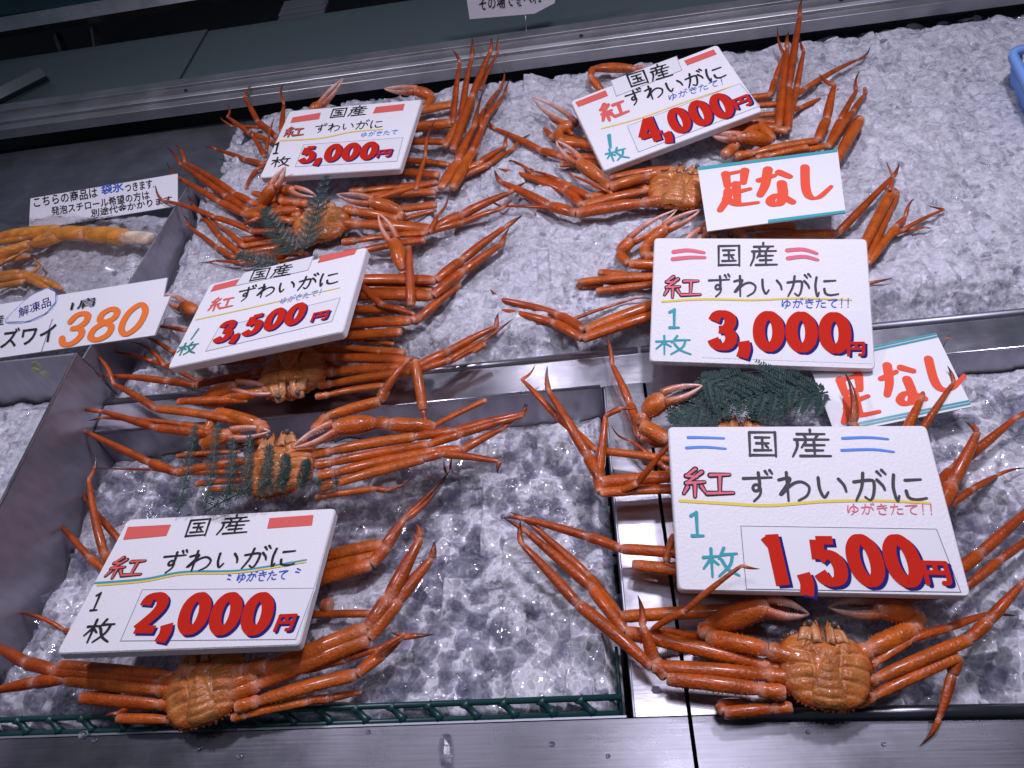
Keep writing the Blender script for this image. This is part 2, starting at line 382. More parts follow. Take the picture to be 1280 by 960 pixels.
for nm, fz, x0, x1, y0, y1, st, mat, scales in FIELDS:
    nx = int((x1 - x0) / st); ny = int((y1 - y0) / st)
    gx_, gy_ = np.linspace(x0, x1, nx + 1), np.linspace(y0, y1, ny + 1)
    X, Y = np.meshgrid(gx_, gy_)
    cx_, cy_ = gx_[::6], gy_[::6]                                   # the broad shape on a coarse grid
    if cx_[-1] < gx_[-1]: cx_ = np.append(cx_, gx_[-1])
    if cy_[-1] < gy_[-1]: cy_ = np.append(cy_, gy_[-1])
    Zc = np.array([[fz(x, y) for x in cx_] for y in cy_])
    Zr = np.array([np.interp(gx_, cx_, row) for row in Zc])
    Z = np.array([np.interp(gy_, cy_, Zr[:, i]) for i in range(nx + 1)]).T
    for k, (sp, tilt, rough) in enumerate(scales): Z = Z + facets(X + 7, Y + 3, sp, 11 + k, tilt, rough) - .3 * sp * rough
    P = np.stack([X, Y, Z], -1).reshape(-1, 3)
    me = bpy.data.meshes.new("crushed_ice")
    idx = np.arange((nx + 1) * (ny + 1)).reshape(ny + 1, nx + 1)
    Q = np.stack([idx[:-1, :-1], idx[:-1, 1:], idx[1:, 1:], idx[1:, :-1]], -1).reshape(-1, 4)
    me.vertices.add(len(P)); me.vertices.foreach_set("co", P.ravel().astype(np.float32))
    me.loops.add(Q.size); me.loops.foreach_set("vertex_index", Q.ravel().astype(np.int32))
    me.polygons.add(len(Q)); me.polygons.foreach_set("loop_start", np.arange(0, Q.size, 4, dtype=np.int32))
    me.update(calc_edges=True); me.validate()
    me.polygons.foreach_set("use_smooth", [True] * len(me.polygons)); me.materials.append(M[mat])
    o = bpy.data.objects.new("crushed_ice", me); COL.objects.link(o); o["kind"] = "stuff"

def ico():
    p = (1 + 5 ** .5) / 2
    v = [(-1, p, 0), (1, p, 0), (-1, -p, 0), (1, -p, 0), (0, -1, p), (0, 1, p), (0, -1, -p), (0, 1, -p), (p, 0, -1), (p, 0, 1), (-p, 0, -1), (-p, 0, 1)]
    f = [(0, 11, 5), (0, 5, 1), (0, 1, 7), (0, 7, 10), (0, 10, 11), (1, 5, 9), (5, 11, 4), (11, 10, 2), (10, 7, 6), (7, 1, 8),
         (3, 9, 4), (3, 4, 2), (3, 2, 6), (3, 6, 8), (3, 8, 9), (4, 9, 5), (2, 4, 11), (6, 2, 10), (8, 6, 7), (9, 8, 1)]
    return np.array(v) / math.hypot(1, p), f
ICO_V, ICO_F = ico()
def rand_rot(r):
    q = np.array([r.gauss(0, 1) for _ in range(4)]); q /= np.linalg.norm(q); w, x, y, z = q
    return np.array([[1 - 2 * (y * y + z * z), 2 * (x * y - z * w), 2 * (x * z + y * w)], [2 * (x * y + z * w), 1 - 2 * (x * x + z * z), 2 * (y * z - x * w)], [2 * (x * z - y * w), 2 * (y * z + x * w), 1 - 2 * (x * x + y * y)]])
def chips(name, fz, x0, x1, y0, y1, n, smin, smax, mat, sink=.3, power=2.2, keep=None):
    r = random.Random(n); b = MB()
    for _ in range(n):
        x, y = r.uniform(x0, x1), r.uniform(y0, y1)
        if keep and not keep(x, y): continue
        z = fz(x, y)
        s = smin + (smax - smin) * r.random() ** power
        d = np.array([s * r.uniform(.7, 1.3), s * r.uniform(.5, 1.0), s * r.uniform(.22, .6)]) * .5
        jit = np.array([1 + r.uniform(-.32, .32) for _ in range(12)])[:, None]
        vs = (ICO_V * jit * d) @ rand_rot(r).T + np.array([x, y, z + d.min() * (1 - 2 * sink)])
        b.add(list(vs), ICO_F)
    o = b.build(name, mat, smooth=False); o["kind"] = "stuff"; return o
UP = lambda x, y: upper_z(x, y) > -.008
chips("ice_chips", upper_z, -.715, 1.02, YLIP + .015, 1.36, 12000, .006, .019, "chip", .5, 2.0, UP)
chips("ice_chips", left_bin_z, -.728, -.018, YL + .012, YB - .03, 2600, .014, .040, "cube", .30, 1.3)
chips("ice_chips", right_bin_z, .115, .80, YL + .02, YB - .03, 2400, .014, .038, "cube", .30, 1.3)
chips("ice_chips", far_left_z, -1.25, -.75, .68, 1.03, 900, .006, .018, "chip", .5, 2)
chips("ice_chips", left_front_z, -1.05, -.75, .22, .63, 900, .006, .018, "chip", .5, 2)
# ------------------------------------------------------------------ crabs
C_MAIN, C_DARK = (.46, .068, .004), (.25, .025, .003)
C_BELLY, C_SEAM, C_TAN = (.50, .115, .012), (.66, .31, .13), (.48, .19, .05)
C_PALE, C_PINK, C_TIP = (.74, .40, .28), (.80, .46, .38), (.035, .016, .014)
def mixc(a, b, t): t = max(0., min(1., t)); return tuple(x + (y - x) * t for x, y in zip(a, b))
PROF = {  # (t, thickness) along each joint of a leg
    'B': [(0, .78), (.18, 1.0), (.5, .96), (.60, .80), (.78, 1.0), (1, .80)],
    'm': [(0, .66), (.05, .80), (.2, .95), (.45, 1.0), (.75, .99), (.93, .98), (.98, .90), (1, .72)],
    'c': [(0, .72), (.12, .86), (.45, .98), (.85, 1.0), (.96, .92), (1, .72)],
    'p': [(0, .74), (.06, .90), (.22, .94), (.5, .82), (.75, .66), (.94, .54), (1, .42)],
    'd': [(0, .42), (.07, .55), (.25, .50), (.5, .38), (.75, .22), (.93, .10), (1, .02)],
    'P': [(0, .50), (.05, .80), (.2, 1.12), (.45, 1.32), (.7, 1.22), (.9, 1.02), (1, .72)],
}
def pf(kind, t):
    a = PROF[kind]
    for (t0, r0), (t1, r1) in zip(a, a[1:]):
        if t <= t1: return r0 + (r1 - r0) * (t - t0) / max(1e-6, t1 - t0)
    return a[-1][1]
def segment(b, A, Q, w, kind, flat, roll, bow, base, r, nring=13, nk=12, pale=(1, 1), dark_from=None, side=0.0):
    A, Q = np.array(A), np.array(Q); T = Q - A; Ln = np.linalg.norm(T)
    if Ln < 1e-5: return
    t_ = T / Ln; up = np.array([0, 0, 1.])
    if abs(t_[2]) > .93: up = np.array([0, 1., 0])
    a0 = _n(np.cross(t_, up)); b0 = np.cross(a0, t_)
    a = a0 * math.cos(roll) + b0 * math.sin(roll); bb = np.cross(a, t_)
    vs, cs, fs = [], [], []
    ts = [i / (nring - 1) for i in range(nring)]
    ts = [.5 - .5 * math.cos(math.pi * t) for t in ts]
    for t in ts:
        p = A + T * t + bb * (bow * Ln * 4 * t * (1 - t)) + a * (side * Ln * 4 * t * (1 - t))
        rad = w * .5 * pf(kind, t)
        k_end = 0.
        if pale[0]: k_end = max(k_end, 1 - t * Ln / (.5 * w))
        if pale[1]: k_end = max(k_end, 1 - (1 - t) * Ln / (.55 * w))
        for k in range(nk):
            q = 2 * math.pi * k / nk; c, s = math.cos(q), math.sin(q)
            e = 1.12; cx = math.copysign(abs(c) ** e, c); sx = math.copysign(abs(s) ** e, s)
            rr = rad * (1 + .025 * r.uniform(-1, 1))
            vs.append(p + a * cx * rr + bb * sx * rr * flat)
            col = mixc(base, C_BELLY, .22 + .22 * math.sin(q * 2 + roll))
            col = mixc(col, C_PALE, .55 * max(0, k_end) ** 1.5)
            if dark_from is not None: col = mixc(col, C_TIP, (t - dark_from) / max(.02, .85 - dark_from))
            cs.append(col)
    for i in range(nring - 1):
        for k in range(nk):
            k2 = (k + 1) % nk; fs.append((i * nk + k, i * nk + k2, (i + 1) * nk + k2, (i + 1) * nk + k))
    fs.append(tuple(range(nk))[::-1]); fs.append(tuple((nring - 1) * nk + k for k in range(nk)))
    b.add(vs, fs, cs)
    return a, bb
def granules(b, A, Q, w, a, bb, r, n, flat, kind='m', col=C_MAIN):
    """little spines in rows along the edges of a joint"""
    A, Q = np.array(A), np.array(Q)
    for sgn in (-1, 1):
        for row in (0.0, .5):
            for i in range(n):
                t = .1 + .8 * (i + r.uniform(.2, .8)) / n; rad = w * .5 * pf(kind, t)
                c = A + (Q - A) * t + a * sgn * rad * math.cos(row) * .98 + bb * rad * flat * math.sin(row)
                s = w * r.uniform(.035, .06)
                d = _n(a * sgn * math.cos(row) + bb * math.sin(row) + r.uniform(-.2, .2) * (Q - A) / np.linalg.norm(Q - A))
                e1 = _n(np.cross(d, [0.3, .5, .81])); e2 = np.cross(d, e1)
                b.add([c + d * s * 1.9, c + e1 * s, c + e2 * s, c - e1 * s, c - e2 * s], [(0, 1, 2), (0, 2, 3), (0, 3, 4), (0, 4, 1)], [C_SEAM] + [col] * 4)

DEFZ = [.012, .013, .008, -.002, -.004, -.006]
def limb_points(nodes, zb):
    P = []
    for i, nd in enumerate(nodes):
        z = zb + (nd[2] / 1000. if len(nd) > 2 else DEFZ[min(i, 5)])
        P.append(at(nd[0], nd[1], z))
    return P
def make_leg(crab, types, w, zb, nodes, seed):
    r = random.Random(seed); P = limb_points(nodes, zb)
    base = mixc(C_MAIN, C_DARK, r.uniform(0, .55)); roll = r.uniform(-.35, .35); flat = r.uniform(.62, .78)
    b = MB(); tip = None; i = 0; kinds = types
    if kinds[0] == 'B':
        A, Q = P[0], P[1]; f = min(.34, 1.5 * w / max(.02, np.linalg.norm(Q - A))); S = A + (Q - A) * f; P = P if len(P) == len(kinds) else [A] + P[2:]
        segment(b, A, S, w * 1.0, 'B', .85, roll, 0, mixc(base, C_BELLY, .6), r, 11)
        P = [S + (A - Q) * .004] + P[1:]; kinds = kinds[1:]
    for k, kd in enumerate(kinds):
        A, Q = P[k], P[k + 1]
        if kd == 'd':
            tip = MB(); segment(tip, A, Q, w * .92, 'd', .85, roll, r.choice((-1, 1)) * r.uniform(.03, .10), base, r, 13, 10, (1, 0), r.uniform(.08, .36), r.choice((-1, 1)) * r.uniform(.03, .09))
        else:
            ww = w * {'m': 1.0, 'c': .95, 'p': .90}[kd]
            bc = {'m': mixc(base, C_BELLY, r.uniform(.05, .75)), 'c': mixc(base, C_DARK, .15), 'p': mixc(base, C_DARK, r.uniform(.15, .6))}[kd]
            fr = segment(b, A, Q, ww, kd, flat if kd == 'm' else .8, roll, {'m': .02, 'c': .03, 'p': .025}[kd], bc, r, 13)
            if kd == 'm' and w > .014 and fr: granules(b, A, Q, ww, fr[0], fr[1], r, 13, flat, 'm', base)
    if not b.v:
        return tip.build("leg", "shell", crab)
    o = b.build("leg", "shell", crab)
    if tip: tip.build("leg_tip", "shell", o)
    return o
def make_claw(crab, types, w, zb, nodes, seed, gap=1.0):
    r = random.Random(seed); P = limb_points(nodes, zb); base = mixc(C_MAIN, C_BELLY, r.uniform(.2, .8)); roll = r.uniform(-.2, .2)
    b = MB(); kinds = types
    if kinds[0] == 'B':
        A, Q = P[0], P[1]; f = min(.40, 1.3 * w / max(.02, np.linalg.norm(Q - A)))
        S = A + (Q - A) * f
        if len(P) == len(kinds) + 1: S = Q; P = [A] + P[2:]
        segment(b, A, S, w, 'B', .9, roll, 0, mixc(base, C_BELLY, .6), r, 11); P = [S] + P[1:]; kinds = kinds[1:]
    fing = None
    for k, kd in enumerate(kinds):
        A, Q = P[k], P[k + 1]
        if kd == 'f':            # the two fingers
            D = Q - A; L = np.linalg.norm(D); t_ = D / L
            a = _n(np.cross(t_, [0, 0, 1.])) if abs(t_[2]) < .95 else np.array([1., 0, 0])
            fing = MB(); off = w * .34
            for sg, mb in ((1, b), (-1, fing)):
                vs, cs, fs = [], [], []; n, nk = 14, 10
                for i in range(n):
                    t = i / (n - 1)
                    c = A - t_ * w * .15 + (D + t_ * w * .15) * t + a * sg * (off * (1 - t ** 2.2) + gap * .05 * L * math.sin(math.pi * min(1, t * .96)) ** 1.0)
                    rad = w * .5 * (.62 * (1 - t) ** .7 + .07)
                    for q in range(nk):
                        th = 2 * math.pi * q / nk
                        vs.append(c + a * math.cos(th) * rad * .8 + np.cross(a, t_) * math.sin(th) * rad)
                        cs.append(mixc(mixc(base, C_PALE, .15), C_PINK, (t - .15) * 1.4 + (.25 if math.cos(th) * sg < 0 else 0)))
                for i in range(n - 1):
                    for q in range(nk):
                        q2 = (q + 1) % nk; fs.append((i * nk + q, i * nk + q2, (i + 1) * nk + q2, (i + 1) * nk + q))
                fs.append(tuple(range(nk))[::-1]); fs.append(tuple((n - 1) * nk + q for q in range(nk)))
                mb.add(vs, fs, cs)
                for i in range(8):       # teeth on the cutting edge
                    t = .22 + .07 * i
                    c = A + D * t + a * sg * (off * (1 - t ** 2.2) + gap * .05 * L * math.sin(math.pi * t)) - a * sg * w * .5 * .72 * (.62 * (1 - t) ** .7 + .07)
                    s = w * .07
                    mb.add([c - a * sg * s * 1.5, c + t_ * s, c - t_ * s, c + np.cross(a, t_) * s, c - np.cross(a, t_) * s], [(0, 1, 3), (0, 3, 2), (0, 2, 4), (0, 4, 1)], (.8, .66, .58))
        else:
            ww = w * {'m': .92, 'c': .85, 'P': 1.0}[kd]
            fr = segment(b, A, Q, ww, kd, .88, roll, .03, base, r, 15, 14)
            if fr: granules(b, A, Q, ww, fr[0], fr[1], r, 9, .88, kd, mixc(base, C_SEAM, .2))
    o = b.build("claw", "shell", crab)
    if fing: fing.build("claw_finger", "shell", o)
    return o

def make_body(crab, cpx, hpx, z, width, tilt=0.0):
    """the carapace lying on its back, with the belly plates, tail flap, mouth plates and eyes on top"""
    c = at(*cpx, z); h = at(*hpx, z); head = h - c; head[2] = math.tan(tilt) * np.linalg.norm(head[:2]); head = _n(head)
    right = _n(np.cross(head, [0, 0, 1.])); upv = np.cross(right, head)
    R = width / 2; r = random.Random(int(cpx[0] * 7 + cpx[1]))
    def X(u, v, w): return c + R * (right * u + head * v + upv * w)
    def outline(th):                      # a rounded shield: broad behind, drawn in to the mouth
        s, co = math.sin(th), math.cos(th)
        q = (abs(co) ** 2.6 + abs(s) ** 2.6) ** (-1 / 2.6)
        return q * (1 - .30 * max(0, s) ** 1.5 * abs(co) ** .45 - .10 * max(0, s) ** 3) * (.93 if s < 0 else 1)
    b = MB(); nr, nt = 30, 96; vs, cs, fs = [], [], []
    def seam(u, v):
        g = 0.
        for k, (v0, v1) in enumerate([(-.62, -.80), (-.36, -.50), (-.10, -.16), (.16, .20), (.42, .56)]):
            q = (abs(u) - .20) / .7
            vv = v0 + (v1 - v0) * q + .05 * math.sin(q * 3)
            if q > 0: g = max(g, math.exp(-((v - vv) / .030) ** 2) * min(1, q * 8))
        g = max(g, .9 * math.exp(-((abs(u) - .26 - .16 * max(0, v + .2)) / .028) ** 2) * (1 if -.8 < v < .42 else 0))
        g = max(g, .8 * math.exp(-((v - .48 + .5 * abs(u)) / .03) ** 2) * (1 if abs(u) < .42 else 0))
        return g
    for i in range(nr + 1):
        q = i / nr
        for k in range(nt):
            th = 2 * math.pi * k / nt; rr = outline(th) * q; u, v = rr * math.cos(th), rr * math.sin(th)
            dome = .33 * (max(0, 1 - q ** 2.6)) ** .55
            g = seam(u, v); plate = .035 * math.sin(u * 7 + 1) * math.sin(v * 9)
            hgt = dome + (plate - .095 * g + .02 * mnoise.noise(Vector((u * 6, v * 6, cpx[0])))) * (1 - q ** 4)
            vs.append(X(u, v, hgt))
            col = mixc(C_BELLY, C_TAN, .5 + .5 * mnoise.noise(Vector((u * 2.5, v * 2.5, cpx[1]))) + .25 * (v > .5))
            col = mixc(col, C_MAIN, max(0, (q - .72) * 2.2)); col = mixc(col, C_SEAM, .55 * g)
            if v > .38: col = mixc(col, (.10, .04, .03), .9 * math.exp(-(u / .035) ** 2) * min(1, (v - .38) * 8))
            cs.append(col)
    for i in range(nr):
        for k in range(nt):
            k2 = (k + 1) % nt; fs.append((i * nt + k, i * nt + k2, (i + 1) * nt + k2, (i + 1) * nt + k))
    base = len(vs)
    for i in range(1, 9):                 # the back of the shell underneath
        q = 1 - i / 8.
        for k in range(nt):
            th = 2 * math.pi * k / nt; rr = outline(th) * q
            vs.append(X(rr * math.cos(th), rr * math.sin(th), -.34 * (max(0, 1 - q ** 2.2)) ** .6 + .02 * math.sin(k * 2.4) * q)); cs.append(C_DARK)
    prev = nr * nt
    for i in range(8):
        for k in range(nt):
            k2 = (k + 1) % nt; fs.append((prev + k, base + i * nt + k, base + i * nt + k2, prev + k2))
        prev = base + i * nt
    b.add(vs, fs, cs)
    for k in range(70):                   # knobs round the shell's rim
        th = 2 * math.pi * (k + r.random()) / 70; rr = outline(th) * 1.0; s = R * r.uniform(.03, .055)
        p = X(rr * math.cos(th), rr * math.sin(th), r.uniform(-.06, .06)); d = _n(p - c)
        e1 = _n(np.cross(d, upv)); e2 = np.cross(d, e1)
        b.add([p + d * s * 1.3, p + e1 * s, p + e2 * s, p - e1 * s, p - e2 * s], [(0, 1, 2), (0, 2, 3), (0, 3, 4), (0, 4, 1)], [C_SEAM] + [C_MAIN] * 4)
    body = b.build("carapace", "shell", crab)
    # tail flap: a rounded triangle in ridged segments
    f = MB(); vs, cs, fs = [], [], []; n, m = 40, 20
    for i in range(n + 1):
        t = i / n; v = -.915 + .99 * t; hw = .38 * (1 - t) ** .55 * min(1, .55 + t * 4) + .012
        for k in range(m + 1):
            u = (2 * k / m - 1); ridge = abs(math.sin(math.pi * (t * 6.0 + .12 * math.cos(u * 4)))) ** .5
            zz = .33 * max(0, 1 - (abs(u * hw) ** 2.6 + abs(v / .93) ** 2.6)) ** .55 + .045 * (1 - u ** 4) + .055 * ridge * (1 - u * u) + .02 * math.exp(-(u * 4) ** 2)
            vs.append(X(u * hw, v, zz)); cs.append(mixc(mixc(C_TAN, C_BELLY, .3), mixc(C_SEAM, C_DARK, .4), .8 * (1 - ridge)))
    for i in range(n):
        for k in range(m): q = i * (m + 1) + k; fs.append((q, q + 1, q + m + 2, q + m + 1))
    f.add(vs, fs, cs); f.build("tail_flap", "shell", body)
    # mouth plates
    for sg in (-1, 1):
        mp = MB()
        for (u0, u1, v0, v1, lean, hb) in ((.035, .235, .36, .80, .02, .075), (.27, .56, .40, .74, -.10, .06), (.10, .40, .76, .90, .0, .05)):
            vs, cs, fs = [], [], []; n, m = 12, 10
            for a in range(n + 1):
                for c_ in range(m + 1):
                    p, q = a / n, c_ / m; u = sg * (u0 + (u1 - u0) * q + lean * p); v = v0 + (v1 - v0) * p + .04 * math.sin(3 * q)
                    k = (16 * p * (1 - p) * q * (1 - q)) ** .45
                    d = .33 * max(0, 1 - (abs(u / .9) ** 2.6 + abs(v) ** 2.6)) ** .55
                    vs.append(X(u, v, d - .02 + hb * k + .012 * math.sin(18 * q) * k)); cs.append(mixc((.20, .07, .03), mixc((.62, .32, .14), C_BELLY, .35 + .3 * math.sin(5 * q + p)), k * 1.5))
            for a in range(n):
                for c_ in range(m): t0 = a * (m + 1) + c_; fs.append((t0, t0 + 1, t0 + m + 2, t0 + m + 1))
            mp.add(vs, fs, cs)
        mp.build("mouth_plates", "shell", body)
        e = MB(); e.tube([X(sg * .24, .80, .18), X(sg * .26, .85, .24), X(sg * .27, .89, .27), X(sg * .275, .91, .28)], [R * .05, R * .075, R * .065, R * .02], 10, (.12, .10, .10))
        e.build("eye", "shell", body)
        an = MB(); segment(an, X(sg * .08, .72, .22), X(sg * .13, .92, .22), R * .06, 'p', .9, 0, .1, C_BELLY, r, 8, 8); an.build("antenna", "shell", body)
    return body

G_CRAB = "boiled red crabs piled on the ice"
CRABS = {
 'A': ((1030, 832), (1024, 775), .034, .084, "front right crab, belly and tail flap in full view under the 1,500 yen board"),
 'M': ((1010, 668), (1003, 600), .036, .112, "crab with its body covered by the 1,500 yen board, long legs out both sides"),
 'B': ((925, 572), (925, 520), .032, .108, "crab with one open pincer raised over dark fern behind the 1,500 yen board"),
 'C': ((905, 335), (893, 275), .036, .118, "crab with both pincers folded inward above the top edge of the 3,000 yen board"),
 'D': ((850, 236), (872, 192), .046, .100, "belly-up crab between the 4,000 yen board and the nearest brush-lettered card"),
 'E': ((800, 160), (830, 110), .042, .118, "crab under the 4,000 yen board, pincers poking out past the board's left edge"),
 'F': ((462, 168), (476, 128), .040, .125, "crab under the 5,000 yen board, knobbly shell rim showing above the board"),
 'G': ((402, 280), (408, 228), .048, .100, "belly-up crab just below the 5,000 yen board with a fern frond across it"),
 'H': ((352, 388), (362, 338), .050, .115, "crab hidden by the 3,500 yen board, one pincer upright past its right edge"),
 'I': ((366, 470), (364, 508), .044, .100, "head-down crab just below the 3,500 yen board with an open pincer at left"),
 'J': ((350, 582), (352, 537), .034, .098, "crab above the 2,000 yen board, half covered by fern, mouth towards the next crab"),
 'L': ((255, 720), (262, 680), -.010, .110, "crab covered by the 2,000 yen board, bundled legs out past its right edge"),
 'K': ((257, 855), (256, 813), .024, .092, "front left crab, belly peeking out under the lower edge of the 2,000 yen board"),
}
